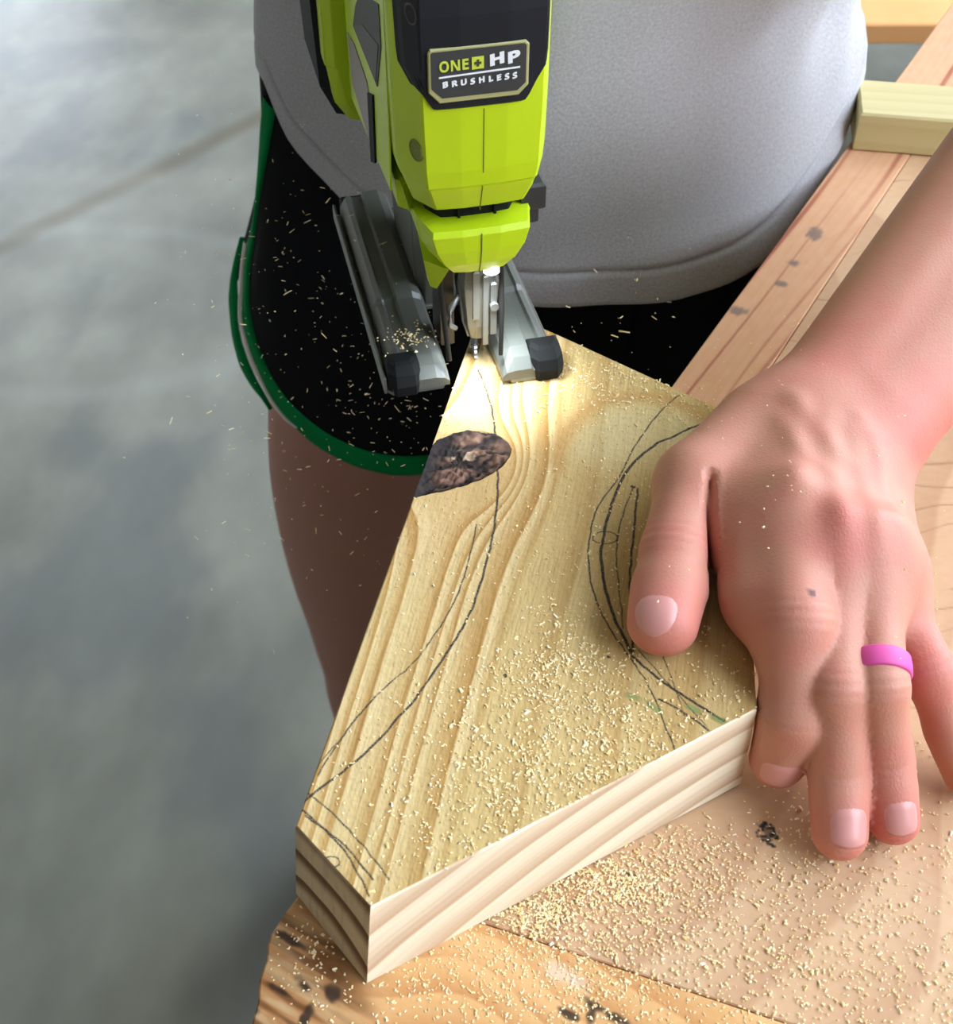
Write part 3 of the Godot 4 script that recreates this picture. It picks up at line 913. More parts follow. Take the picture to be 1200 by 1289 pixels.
func sawdust() -> void:
	var look := mat(Color.WHITE, 0.85)
	look.vertex_color_use_as_albedo = true
	var edge := PackedVector2Array([Vector2(-50.9, -190.1), Vector2(-28.4, -165.3), Vector2(85.1, -230.3), Vector2(99.3, -365.9), Vector2(36.1, -415.2), Vector2(3.0, -440.0)])
	var spots := []
	# how thickly it lies on the board: the middle of each drift, its reach and its share
	var drifts := [[Vector2(14, -204), Vector2(26, 17), 1500], [Vector2(42, -214), Vector2(20, 13), 700], [Vector2(24, -232), Vector2(20, 16), 900], [Vector2(28, -266), Vector2(5, 8), 160], [Vector2(20, -244), Vector2(8, 6), 260], [Vector2(31, -250), Vector2(9, 4), 200],
		[Vector2(58, -392), Vector2(20, 14), 900], [Vector2(36, -385), Vector2(18, 14), 300], [Vector2(76, -372), Vector2(10, 7), 180], [Vector2(49, -318), Vector2(6, 22), 240], [Vector2(8, -290), Vector2(22, 40), 300], [Vector2(-10, -215), Vector2(22, 26), 130],
		[Vector2(30, -320), Vector2(36, 40), 200], [Vector2(-14, -352), Vector2(12, 16), 120], [Vector2(60, -268), Vector2(6, 6), 40], [Vector2(76, -240), Vector2(8, 8), 90], [Vector2(-5, -188), Vector2(14, 9), 160]]
	for d in drifts:
		var n: int = d[2]
		while n > 0:
			var q: Vector2 = d[0] + Vector2(rng.randfn(), rng.randfn()) * d[1]
			n -= 1
			if noise2.get_noise_2d(q.x * 3.0, q.y * 3.0) < -0.25 and rng.randf() < 0.8: continue
			if not Geometry2D.is_point_in_polygon(q, edge): continue
			if q.y < -322.0 and q.y > -360.0 and q.x < 14.0: continue
			spots.append(Vector3(q.x * M, BOARD + 0.0003, q.y * M))
	chips("board_sawdust", "pale yellow sawdust scattered over the top of the pencilled pine board", spots, look, Vector2(0.45, 0.85))
	spots = []
	var low := PackedVector2Array([Vector2(-54.5, -189.9), Vector2(-31.4, -162.0), Vector2(85.4, -228.4), Vector2(99.3, -365.9), Vector2(36.1, -415.2), Vector2(3.0, -440.0)])
	for d in [[Vector2(25, -180), Vector2(24, 14), 900], [Vector2(14, -160), Vector2(30, 9), 700], [Vector2(55, -178), Vector2(26, 16), 700], [Vector2(92, -175), Vector2(30, 20), 700], [Vector2(130, -195), Vector2(26, 20), 420], [Vector2(40, -194), Vector2(16, 5), 900], [Vector2(18, -182), Vector2(8, 4), 400], [Vector2(66, -206), Vector2(10, 4), 160], [Vector2(-48, -172), Vector2(8, 9), 110],
			[Vector2(120, -160), Vector2(30, 10), 300], [Vector2(105, -215), Vector2(8, 8), 60], [Vector2(165, -300), Vector2(18, 40), 60], [Vector2(90, -425), Vector2(14, 12), 40], [Vector2(128, -450), Vector2(20, 60), 40], [Vector2(140, -240), Vector2(8, 14), 60]]:
		for i in int(d[2] * 1.15):
			var q: Vector2 = d[0] + Vector2(rng.randfn(), rng.randfn()) * d[1]
			var dd := q - Vector2(-54.9, -187.3)
			if Geometry2D.is_point_in_polygon(q, low) or dd.dot(Vector2(BN.x, BN.z)) < 1.0 or q.y > -100.0 or q.x < -60.0: continue
			spots.append(Vector3(q.x * M, BENCH + 0.0002, q.y * M))
	chips("bench_sawdust", "pale sawdust scattered over the workbench top in front of the board and fingers", spots, look, Vector2(0.45, 0.85))
	# a few grains on the hand
	spots = []
	while spots.size() < 46:
		var q := Vector3(rng.randf_range(0.052, 0.150), 1.14, rng.randf_range(-0.36, -0.235))
		var d := hand.drop(q)
		if d < 0.0 or q.y - d < 1.098: continue
		spots.append(q - Vector3(0, d, 0))
	chips("hand_sawdust", "a few pale grains of sawdust stuck on the back of the hand", spots, look, Vector2(0.35, 0.6))
	# on the shoe of the saw
	spots = []
	for i in 90:
		spots.append(jig * Vector3((-26.0 + rng.randfn() * 5.0) * M, 0.0138, (1.0 + rng.randfn() * 5.0) * M))
	chips("shoe_sawdust", "pale sawdust caught on the grey saw shoe in front of the black shorts", spots, look, Vector2(0.5, 0.9))
	# thrown up by the blade
	spots = []
	for i in 560:
		var t := pow(rng.randf(), 0.6)
		var from := Vector3(-0.012, 1.082, -0.405)
		var to := Vector3(rng.randf_range(-0.155, -0.02), rng.randf_range(0.90, 1.13), rng.randf_range(-0.62, -0.38))
		var p := from.lerp(to, t)
		spots.append(p)
	for i in 30:
		spots.append(Vector3(rng.randf_range(0.04, 0.10), rng.randf_range(1.05, 1.085), rng.randf_range(-0.50, -0.44)))
	chips("flying_sawdust", "fine pale chips of sawdust flying in the air before the black shorts", spots, look, Vector2(0.32, 0.62), 4.0)

# ------------------------------------------------------------------ the jigsaw: x across, y up from the board, z forward; millimetres
var jig := Transform3D(Basis(Vector3.UP, deg_to_rad(13.4)), Vector3(-0.00095, BOARD, -0.40372))

func mm(x: float, y: float, z: float) -> Vector3: return Vector3(x, y, z) * M

# one level of the housing: flat front, two chamfers, sides and back
func shell(y: float, fa: float, zf: float, hw: float, zc: float, zb: float, cx := -2.5) -> PackedVector3Array:
	var r := PackedVector3Array()
	for p in [[-fa, zf], [-fa * 0.4, zf + 0.9], [fa * 0.4, zf + 0.9], [fa, zf], [fa + (hw - fa) * 0.12, zf - (zf - zc) * 0.05], [hw - 0.6, zc + (zf - zc) * 0.12], [hw, zc], [hw, zb + 7.0], [hw - 2.0, zb + 2.0], [hw - 7.0, zb], [-hw + 7.0, zb], [-hw + 2.0, zb + 2.0], [-hw, zb + 7.0], [-hw, zc], [-hw + 0.6, zc + (zf - zc) * 0.12], [-fa - (hw - fa) * 0.12, zf - (zf - zc) * 0.05]]:
		r.append(mm(cx + p[0], y, p[1]))
	return r

# a plate lying on the saw's side (z, y) at x, standing out by t
func side_plate(b: MB, pts: Array, x0: float, x1: float) -> void:
	var a := PackedVector3Array()
	var c := PackedVector3Array()
	for p in pts:
		a.append(mm(x0, p.y, p.x))
		c.append(mm(x1, p.y, p.x))
	b.loft([a, c])

# a plate on the front: (x, y) outline between two depths
func front_plate(b: MB, pts: Array, z0: float, z1: float, bevel := 0.0) -> void:
	var a := PackedVector3Array()
	var c := PackedVector3Array()
	var d := PackedVector3Array()
	var poly := PackedVector2Array(pts)
	var inn := b.inset(poly, bevel) if bevel > 0.0 else poly
	for i in poly.size():
		a.append(mm(poly[i].x, poly[i].y, z0))
		c.append(mm(poly[i].x, poly[i].y, z1 - bevel))
		d.append(mm(inn[i].x, inn[i].y, z1))
	b.loft([a, c, d] if bevel > 0.0 else [a, c])

# the black cover follows the front: its depth at x
func front_z(x: float, y: float) -> float:
	var u := absf(x + 2.5)
	if u <= 20.4: return 24.4 + 0.9 * (1.0 - clampf((u - 7.9) / 11.9, 0.0, 1.0))
	return 24.4 - (u - 20.4) * 2.62

func lettering(text: String, font: Font, size: float, m: Material, at: Vector3, parent: Node, wide := 1.0) -> void:
	var t := TextMesh.new()
	t.text = text
	t.font = font
	t.font_size = 64
	t.pixel_size = 0.001
	t.depth = 0.0003 * 0.064 / size
	t.curve_step = 1.0
	var o := put("lettering", t, m, parent)
	o.position = at
	o.scale = Vector3(wide, 1, 1) * size / 0.064
	o.rotation.z = deg_to_rad(1.6)

func jigsaw() -> void:
	var saw := base("jigsaw", jig.origin, deg_to_rad(13.4))
	tag(saw, "lime green and black cordless jigsaw cutting into the far end of the pine board", "jigsaw")
	var lime := mat(Color8(186, 212, 24), 0.38)
	lime.metallic_specular = 0.45
	var black := mat(Color8(27, 30, 36), 0.55)
	var rubber := mat(Color8(23, 24, 24), 0.7)
	rubber.metallic_specular = 0.3
	black.metallic_specular = 0.35
	var cast := mat(Color8(94, 97, 91), 0.36)
	var steel := mat(Color8(176, 180, 182), 0.25, 0.9)
	var dull := mat(Color8(120, 122, 118), 0.4, 0.6)
	# housing
	var b := mb()
	b.loft([shell(79.0, 13.5, 17.0, 19.5, 10.0, -92.0), shell(80.5, 15.0, 19.5, 21.5, 10.0, -93.0), shell(89.0, 17.5, 22.6, 24.6, 8.0, -94.0), shell(90.2, 18.0, 22.8, 25.2, 8.0, -94.0), shell(91.0, 18.4, 23.4, 25.6, 7.0, -95.0), shell(97.0, 19.0, 24.0, 26.2, 6.5, -95.0),
		shell(118.0, 19.6, 24.5, 26.7, 6.0, -95.0), shell(150.0, 19.8, 24.4, 27.0, 5.0, -96.0), shell(172.0, 18.0, 22.0, 26.0, 2.0, -94.0), shell(180.0, 14.0, 17.0, 22.0, -4.0, -88.0)])
	# lower back of the housing, joined to the nose along the sides
	b.loft([shell(64.0, 16.0, -6.0, 21.0, -10.0, -90.0), shell(67.0, 18.0, -3.0, 24.0, -8.0, -93.0), shell(79.2, 19.0, -2.0, 25.0, -6.0, -94.0)])
	var housing := put("housing", b.mesh(), lime, saw)
	var seam := mb()
	seam.box(mm(-2.75, 79.0, 15.0), mm(-2.4, 80.6, 20.5))
	seam.loft([PackedVector3Array([mm(-2.8, 80.5, 20.5), mm(-2.4, 80.5, 20.5), mm(-2.4, 80.5, 19.5), mm(-2.8, 80.5, 19.5)]), PackedVector3Array([mm(-2.8, 89.0, 23.6), mm(-2.4, 89.0, 23.6), mm(-2.4, 89.0, 22.0), mm(-2.8, 89.0, 22.0)]), PackedVector3Array([mm(-2.8, 97.0, 25.0), mm(-2.4, 97.0, 25.0), mm(-2.4, 97.0, 24.0), mm(-2.8, 97.0, 24.0)]), PackedVector3Array([mm(-2.8, 108.0, 25.25), mm(-2.4, 108.0, 25.25), mm(-2.4, 108.0, 24.0), mm(-2.8, 108.0, 24.0)]), PackedVector3Array([mm(-2.8, 119.0, 25.45), mm(-2.4, 119.0, 25.45), mm(-2.4, 119.0, 24.5), mm(-2.8, 119.0, 24.5)])])
	put("seam", seam.mesh(), mat(Color8(92, 104, 22), 0.6), housing)
	# the screw recess in the left chamfer
	for sc in [[-24.0, 104.0, 3.9], [-24.2, 150.0, 3.4]]:
		var hole := mb()
		var nrm := Vector3(-0.925, 0.0, 0.38).normalized()
		var mid := mm(sc[0] - 0.1, sc[1], 23.2 - (absf(sc[0] + 2.5) - 20.2) * 2.62 + (0.0 if sc[1] < 120.0 else 1.6))
		var rings := []
		for q in [[1.0, -0.4], [0.97, 0.35], [0.88, 0.5], [0.78, 0.12], [0.05, 0.08]]:
			var rr := PackedVector3Array()
			for j in 20:
				var a := TAU * j / 20.0
				rr.append(mid + (Vector3.UP * sin(a) + nrm.cross(Vector3.UP) * cos(a)) * q[0] * sc[2] * M + nrm * q[1] * M)
			rings.append(rr)
		hole.grid(rings, true, false, nrm)
		put("screw_recess", hole.mesh(), mat(Color8(116, 126, 34) if sc[1] < 120.0 else Color8(96, 82, 72), 0.55), housing)
	# nose
	b = mb()
	b.loft([shell(51.5, 6.5, 15.5, 8.5, 11.0, -26.0), shell(53.0, 9.0, 18.0, 12.0, 10.0, -30.0), shell(58.0, 12.6, 20.6, 16.5, 10.0, -46.0), shell(64.0, 15.5, 21.8, 19.6, 10.0, -60.0), shell(70.5, 17.2, 22.2, 20.8, 10.0, -70.0), shell(72.6, 16.8, 21.0, 20.4, 9.0, -70.0)])
	b.loft([PackedVector3Array([mm(-19.5, 45.0, 13.0), mm(-17.5, 45.0, 15.0), mm(-17.5, 45.0, 12.0), mm(-19.5, 45.0, 8.0)]), PackedVector3Array([mm(-21.5, 56.0, 12.0), mm(-14.0, 56.0, 20.4), mm(-12.5, 56.0, 10.0), mm(-20.0, 56.0, -6.0)])])
	put("nose", b.mesh(), lime, saw)
	b = mb()
	b.loft([PackedVector3Array([mm(-2.8, 53.0, 19.1), mm(-2.4, 53.0, 19.1), mm(-2.4, 54.0, 17.0), mm(-2.8, 54.0, 17.0)]), PackedVector3Array([mm(-2.8, 58.0, 21.65), mm(-2.4, 58.0, 21.65), mm(-2.4, 58.0, 19.0), mm(-2.8, 58.0, 19.0)]), PackedVector3Array([mm(-2.8, 64.0, 22.95), mm(-2.4, 64.0, 22.95), mm(-2.4, 64.0, 20.0), mm(-2.8, 64.0, 20.0)]), PackedVector3Array([mm(-2.8, 71.0, 23.3), mm(-2.4, 71.0, 23.3), mm(-2.4, 71.0, 20.0), mm(-2.8, 71.0, 20.0)])])
	put("seam", b.mesh(), mat(Color8(92, 104, 22), 0.6), saw)
	# the slot between nose and housing
	b = mb()
	b.loft([shell(71.5, 12.0, 12.0, 16.5, 5.0, -60.0), shell(80.0, 12.0, 12.0, 16.5, 5.0, -60.0)])
	for x in [-9.0, 4.0]: b.box(mm(x, 72.0, 11.0), mm(x + 0.8, 79.6, 14.0))
	put("air_slot", b.mesh(), rubber, saw)
	b = mb()
	b.loft([shell(71.0, 5.0, -20.0, 20.6, 4.0, -60.0, -3.4), shell(80.5, 5.0, -20.0, 23.0, 4.0, -60.0, -3.4)])
	put("side_bridge", b.mesh(), lime, saw)
	# lever at the right side
	b = mb()
	b.box(mm(15.0, 69.0, -2.0), mm(24.0, 79.5, 10.0), 0.001)
	b.box(mm(17.0, 60.5, -6.0), mm(23.0, 69.5, 5.0), 0.001)
	put("dust_lever", b.mesh(), mat(Color8(44, 44, 48), 0.5), saw)
	# black front cover
	b = mb()
	var rows := []
	var outline := [[119.6, -17.5, 9.6], [120.6, -20.0, 12.0], [122.4, -21.3, 13.4], [127.0, -25.2, 16.0], [131.5, -27.6, 19.0], [136.0, -27.9, 20.0], [150.0, -28.2, 20.5], [166.0, -27.6, 20.0]]
	var xs := []
	for i in 61: xs.append(i / 60.0)
	for l in outline:
		var row := PackedVector3Array()
		for t in xs:
			var x: float = lerpf(l[1], l[2], t)
			var edge := 1.0 if t > 0.02 and t < 0.98 and l[0] > 120.0 else -0.4
			row.append(mm(x, l[0], front_z(x, l[0]) + edge * 0.9 - maxf(0.0, (l[0] - 150.0) * 0.1)))
		rows.append(row)
	b.grid(rows, false, false, Vector3(0, 0, 1))
	put("front_cover", b.mesh(), black, saw)
	# the badge: khaki frame, dark field, lettering
	var badge := [Vector2(-20.7, 139.4), Vector2(-19.9, 140.6), Vector2(10.4, 140.6), Vector2(11.6, 139.4), Vector2(11.6, 126.0), Vector2(8.4, 122.8), Vector2(-17.2, 122.8), Vector2(-20.7, 126.6)]
	b = mb()
	front_plate(b, badge, 25.0, 26.6, 0.35)
	var frame := put("badge", b.mesh(), mat(Color8(168, 166, 112), 0.5), saw)
	b = mb()
	front_plate(b, [Vector2(-19.8, 139.4), Vector2(-19.2, 139.8), Vector2(9.9, 139.8), Vector2(10.6, 139.2), Vector2(10.6, 127.0), Vector2(7.9, 124.6), Vector2(-16.4, 124.6), Vector2(-19.8, 128.0)], 25.5, 26.75)
	put("badge_field", b.mesh(), mat(Color8(52, 55, 56), 0.5), frame)
	var sans := SystemFont.new()
	sans.font_names = PackedStringArray(["Droid Sans"])
	var fat := SystemFont.new()
	fat.font_names = PackedStringArray(["Droid Sans"])
	fat.font_weight = 700
	var slant := FontVariation.new()
	slant.base_font = fat
	slant.variation_embolden = 0.6
	slant.variation_transform = Transform2D(Vector2(1, 0), Vector2(0.22, 1), Vector2.ZERO)
	var white := mat(Color8(236, 238, 240), 0.5)
	var lime_ink := mat(Color8(200, 214, 70), 0.5)
	lettering("ONE", fat, 4.7 * M, lime_ink, mm(-12.6, 135.0, 26.9), frame, 1.0)
	b = mb()
	front_plate(b, [Vector2(-6.9, 133.2), Vector2(-3.1, 133.3), Vector2(-3.1, 137.2), Vector2(-6.9, 137.1)], 26.6, 27.0)
	put("plus_box", b.mesh(), lime_ink, frame)
	b = mb()
	front_plate(b, [Vector2(-6.1, 134.8), Vector2(-3.9, 134.8), Vector2(-3.9, 135.6), Vector2(-6.1, 135.6)], 26.8, 27.15)
	front_plate(b, [Vector2(-5.4, 134.1), Vector2(-4.6, 134.1), Vector2(-4.6, 136.3), Vector2(-5.4, 136.3)], 26.8, 27.16)
	put("plus_sign", b.mesh(), mat(Color8(60, 66, 40), 0.5), frame)
	lettering("HP", slant, 4.9 * M, white, mm(3.4, 135.3, 26.9), frame, 1.6)
	b = mb()
	front_plate(b, [Vector2(-17.4, 131.3), Vector2(8.6, 132.1), Vector2(8.6, 132.6), Vector2(-17.4, 131.8)], 26.6, 27.0)
	put("badge_line", b.mesh(), white, frame)
	lettering("B R U S H L E S S", slant, 2.5 * M, white, mm(-4.4, 129.2, 26.9), frame, 1.28)
	# left side: a raised rim with dark openings
	b = mb()
	side_plate(b, [Vector2(-92, 68), Vector2(-4, 76), Vector2(-1, 100), Vector2(2, 150), Vector2(-40, 158), Vector2(-92, 150)], -29.6, -29.0)
	var rim := put("side_panel", b.mesh(), lime, saw)
	b = mb()
	side_plate(b, [Vector2(-70, 107.5), Vector2(-60, 119), Vector2(-46, 130), Vector2(-6.5, 142), Vector2(-6.0, 128), Vector2(-19, 108)], -29.6, -29.95)
	put("vent", b.mesh(), mat(Color8(62, 62, 58), 0.6), rim)
	b = mb()
	side_plate(b, [Vector2(-66, 109.5), Vector2(-44, 119), Vector2(-10, 127), Vector2(-20, 109.5)], -29.9, -30.2)
	put("vent_shade", b.mesh(), mat(Color8(84, 82, 78), 0.6), rim)
	b = mb()
	side_plate(b, [Vector2(-88, 97), Vector2(-70, 100), Vector2(-44, 98), Vector2(-38, 92), Vector2(-47, 73), Vector2(-84, 78)], -29.6, -29.95)
	put("side_inlay", b.mesh(), mat(Color8(150, 140, 138), 0.5), rim)
	b = mb()
	side_plate(b, [Vector2(-41, 95), Vector2(-29, 100), Vector2(-33.0, 70.8), Vector2(-43, 66)], -29.6, -30.4)
	put("grip_strip", b.mesh(), rubber, rim)
	# rear of the machine, handle and battery (above and behind the head)
	b = mb()
	b.loft([shell(50.0, 20.0, -106.0, 25.0, -108.0, -160.0, -4.0), shell(60.0, 26.0, -102.0, 31.0, -105.0, -166.0, -4.0), shell(76.0, 29.0, -100.0, 33.0, -104.0, -168.0, -4.0), shell(77.0, 30.0, -100.0, 34.0, -104.0, -168.0, -4.0), shell(150.0, 30.0, -98.0, 34.0, -102.0, -168.0, -4.0)])
	put("rear_housing", b.mesh(), lime, saw)
	b = mb()
	b.loft([shell(47.0, 24.0, -118.0, 28.0, -120.0, -166.0, -5.0), shell(62.0, 29.0, -112.0, 34.5, -116.0, -170.0, -5.0), shell(152.0, 30.0, -112.0, 37.0, -116.0, -170.0, -5.0)])
	put("rear_bumper", b.mesh(), rubber, saw)
	b = mb()
	b.loft([shell(66.0, 18.0, -88.0, 22.0, -90.0, -110.0), shell(150.0, 20.0, -88.0, 25.0, -90.0, -110.0)])
	put("motor_neck", b.mesh(), lime, saw)
	b = mb()
	b.tube(PackedVector3Array([mm(-2, 172, -10), mm(-2, 190, -8), mm(-2, 203, -18), mm(-2, 208, -40), mm(-2, 207, -90), mm(-2, 200, -120), mm(-2, 182, -134), mm(-2, 148, -138)]), [0.02, 0.018, 0.0175, 0.017, 0.017, 0.018, 0.02, 0.022], 16)
	put("handle", b.mesh(), lime, saw)
	b = mb()
	b.box(mm(-34, 152, -172), mm(28, 186, -112), 0.006)
	put("battery", b.mesh(), black, saw)
	# shoe
	b = mb()
	b.prism(PackedVector2Array([Vector2(-38.6, -112), Vector2(31.0, -112), Vector2(31.0, 17), Vector2(29.0, 21), Vector2(10.0, 21), Vector2(7.0, 17), Vector2(7.0, -34), Vector2(-13.5, -34), Vector2(-13.5, 13), Vector2(-16.5, 18), Vector2(-36.0, 18), Vector2(-38.6, 15)]), 0.2, 2.2, 0.3)
	for i in b.v.size(): b.v[i] = Vector3(b.v[i].x, b.v[i].y, b.v[i].z) * M
	b.box(mm(-39.2, 0.3, -112), mm(-38.2, 7.5, 16), 0.0002)
	var shoe := put("shoe", b.mesh(), dull, saw)
	# cast rails of the shoe: cross-sections run back along it
	for s in [-1.0, 1.0]:
		var sect := [Vector2(-36.2, 2), Vector2(-36.2, 7), Vector2(-33.6, 11.4), Vector2(-31.6, 12.2), Vector2(-30.6, 11.2), Vector2(-26.4, 11.2), Vector2(-25.6, 13.6), Vector2(-19.0, 13.6), Vector2(-15.6, 11.6), Vector2(-13.8, 7.0), Vector2(-13.8, 2)]
		var rl := []
		for z in [[-110.0, 1.0], [-30.0, 1.0], [-28.0, 0.84], [2.0, 0.84], [9.0, 0.8], [14.0, 0.66], [18.0, 0.36]]:
			var ring_pts := PackedVector3Array()
			for p in sect:
				var x: float = p.x
				var zz: float = z[0]
				if s > 0.0:
					x = -7.5 - p.x
					zz += 3.0
					if z[0] < -100.0: zz = -80.0
				ring_pts.append(mm(x, 2.0 + (p.y - 2.0) * z[1], zz))
			rl.append(ring_pts)
		b = mb()
		b.loft(rl)
		tag(put("shoe_rail", b.mesh(), cast, shoe), "grey cast rail of the saw shoe")
		b = mb()
		var cx := -31.0 if s < 0.0 else 24.6
		var cz := 0.0 if s < 0.0 else 3.0
		var half := 6.8
		var rr := []
		for l in [[0.4, 6.0, 1.0, 19.2], [5.0, 6.0, 1.0, 19.8], [9.0, 6.0, 0.96, 18.0], [11.6, 6.4, 0.88, 14.6], [12.4, 7.4, 0.7, 12.6]]:
			var h: float = half * l[2]
			rr.append(PackedVector3Array([mm(cx - h, l[0], l[1] + cz), mm(cx + h, l[0], l[1] + cz), mm(cx + h, l[0], l[3] - 3.5 + cz), mm(cx + h * 0.55, l[0], l[3] + cz), mm(cx - h * 0.55, l[0], l[3] + cz), mm(cx - h, l[0], l[3] - 3.5 + cz)]))
		b.loft(rr)
		tag(put("shoe_cap", b.mesh(), rubber, shoe), "black rubber cap on the toe of the shoe")
	b = mb()
	b.box(mm(-35.5, 2.0, -116), mm(-24.0, 9.0, -110), 0.001)
	put("bevel_tab", b.mesh(), rubber, shoe)
	# foot of the housing behind the blade
	b = mb()
	b.loft([shell(2.0, 9.0, -36.0, 12.0, -40.0, -92.0, -3.0), shell(30.0, 10.0, -30.0, 14.0, -36.0, -88.0, -3.0), shell(66.0, 12.0, -20.0, 16.0, -28.0, -80.0, -3.0)])
	put("foot", b.mesh(), cast, saw)
	# plunger, clamp and blade
	b = mb()
	b.tube(PackedVector3Array([mm(0, 60, 0), mm(0, 34, 0), mm(0, 33, 0), mm(0, 20, 0)]), [0.0042, 0.0042, 0.0054, 0.0054], 20)
	put("plunger", b.mesh(), steel, saw)
	b = mb()
	b.loft([shell(13.0, 3.2, 5.5, 4.6, 4.0, -5.0, 1.0), shell(20.0, 5.0, 7.5, 6.6, 4.5, -7.0, 1.0), shell(38.0, 6.0, 8.4, 8.0, 5.0, -8.0, 0.5), shell(47.0, 5.2, 7.0, 7.0, 4.0, -7.0, 0.5)])
	b.tube(PackedVector3Array([mm(-7, 33, 4), mm(-11, 31, 9), mm(-12, 24, 10), mm(-9, 20, 7)]), [0.0011, 0.0013, 0.0013, 0.001], 8)
	b.box(mm(1.2, 12.0, 8.0), mm(3.2, 44.0, 10.2), 0.0005)
	b.box(mm(4.2, 16.0, 7.0), mm(6.6, 40.0, 9.6), 0.0006)
	b.box(mm(-2.6, 24.0, 8.2), mm(-0.2, 46.0, 9.8), 0.0006)
	b.tube(PackedVector3Array([mm(5.4, 30, 9), mm(5.4, 30, 11.2)]), [0.0017], 12)
	tag(put("blade_clamp", b.mesh(), dull, saw), "polished steel blade clamp")
	b = mb()
	var teeth := PackedVector2Array()
	teeth.append(Vector2(-3.5, 24))
	teeth.append(Vector2(-3.5, -44))
	for i in 22:
		teeth.append(Vector2(2.2, -43.0 + i * 2.5))
		teeth.append(Vector2(3.4, -41.6 + i * 2.5))
	teeth.append(Vector2(2.6, 24))
	var l0 := PackedVector3Array()
	var l1 := PackedVector3Array()
	for p in teeth:
		l0.append(mm(-0.6, p.y, p.x))
		l1.append(mm(0.6, p.y, p.x))
	b.loft([l0, l1])
	put("blade", b.mesh(), steel, saw)
	b = mb()
	b.tube(PackedVector3Array([mm(-15, 56, 4), mm(-14.5, 30, 12), mm(-13.5, 12, 16)]), [0.0011], 8)
	b.tube(PackedVector3Array([mm(9, 54, 6), mm(7.5, 30, 14), mm(6.5, 12, 17)]), [0.0009], 8)
	b.box(mm(-14.0, 9.0, -12.0), mm(-8.6, 52.0, 3.0), 0.0008)
	b.box(mm(9.4, 14.0, -10.0), mm(11.0, 52.0, 1.0), 0.0006)
	put("roller_guide", b.mesh(), mat(Color8(52, 52, 50), 0.35, 0.7), saw)
	# work light under the nose
	b = mb()
	b.tube(PackedVector3Array([mm(2.5, 54.0, 16.4), mm(2.5, 50.6, 17.0), mm(2.5, 50.0, 17.1)]), [0.003, 0.003, 0.0022], 14)
	var glow := mat(Color8(245, 250, 255), 0.3)
	glow.emission_enabled = true
	glow.emission = Color8(235, 244, 255)
	glow.emission_energy_multiplier = 6.0
	put("led_lamp", b.mesh(), glow, saw)
	var lamp := SpotLight3D.new()
	lamp.name = "led_light"
	lamp.light_color = Color(0.93, 0.97, 1.0)
	lamp.light_energy = LED
	lamp.light_size = 0.003
	lamp.spot_angle = 44.0
	lamp.spot_angle_attenuation = 1.0
	lamp.spot_range = 4.0
	lamp.spot_attenuation = 2.0
	lamp.shadow_enabled = true
	saw.add_child(lamp)
	lamp.position = mm(2.5, 48.5, 17.2)
	lamp.rotation_degrees = Vector3(-89.0, 180.0, 0.0)

const LED := 0.016

# ------------------------------------------------------------------ the person
const SKIN := Color(0.750, 0.530, 0.445)     # sRGB
const WRIST := Vector3(0.1252, 1.1036, -0.3370)
const ELBOW := Vector3(0.2617, 1.1492, -0.4957)

# [root, knuckle, middle joint, end joint, tip], [radii]
const FINGERS := [
	[Vector3(0.1012, 1.1110, -0.2924), Vector3(0.0974, 1.1060, -0.2496), Vector3(0.0974, 1.0835, -0.2320), Vector3(0.0952, 1.0640, -0.2285), 0.0112, 0.0111, 0.0106, 0.0082],
	[Vector3(0.1128, 1.1085, -0.2768), Vector3(0.1085, 1.0945, -0.2335), Vector3(0.1114, 1.0705, -0.2205), Vector3(0.1110, 1.0592, -0.2055), 0.0105, 0.0092, 0.0086, 0.0078],
	[Vector3(0.1245, 1.1045, -0.2745), Vector3(0.1212, 1.0955, -0.2335), Vector3(0.1262, 1.0725, -0.2235), Vector3(0.1286, 1.0588, -0.2105), 0.0100, 0.0085, 0.0079, 0.0073],
	[Vector3(0.1325, 1.0950, -0.2785), Vector3(0.1420, 1.0855, -0.2465), Vector3(0.1500, 1.0700, -0.2362), Vector3(0.1562, 1.0584, -0.2270), 0.0095, 0.0080, 0.0074, 0.0068],
]
const THUMB := [Vector3(0.0980, 1.1070, -0.3360), Vector3(0.0735, 1.1065, -0.3110), Vector3(0.0645, 1.1025, -0.2815), Vector3(0.0580, 1.0985, -0.2555)]

func crease(f: Field, p: Vector3, axis: Vector3, dorsal: Vector3, depth: float, gap: float, reach: float, radius: float) -> void:
	var R := radius * 1.6
	var i0 := maxi(int((p.x - R - f.o.x) / f.h), 0)
	var i1 := mini(int((p.x + R - f.o.x) / f.h) + 1, f.nx - 1)
	var j0 := maxi(int((p.y - R - f.o.y) / f.h), 0)
	var j1 := mini(int((p.y + R - f.o.y) / f.h) + 1, f.ny - 1)
	var k0 := maxi(int((p.z - R - f.o.z) / f.h), 0)
	var k1 := mini(int((p.z + R - f.o.z) / f.h) + 1, f.nz - 1)
	for kz in range(k0, k1 + 1):
		for jy in range(j0, j1 + 1):
			for ix in range(i0, i1 + 1):
				var q := f.o + Vector3(ix, jy, kz) * f.h - p
				var t := q.dot(axis)
				var up := q.dot(dorsal) / radius
				if up < 0.0 or absf(t) > reach * 2.2: continue
				var side := (q - axis * t - dorsal * q.dot(dorsal)).dot(axis.cross(dorsal)) / radius
				t += side * side * 0.0012
				var w := exp(-pow(t / reach, 2.0)) * fade(0.1, 0.6, up)
				f.s[(kz * f.ny + jy) * f.nx + ix] += w * depth * (0.5 + 0.5 * cos(TAU * t / gap))

func bend_dir(a: Vector3, up: Vector3) -> Vector3: return (up - a * up.dot(a)).normalized()

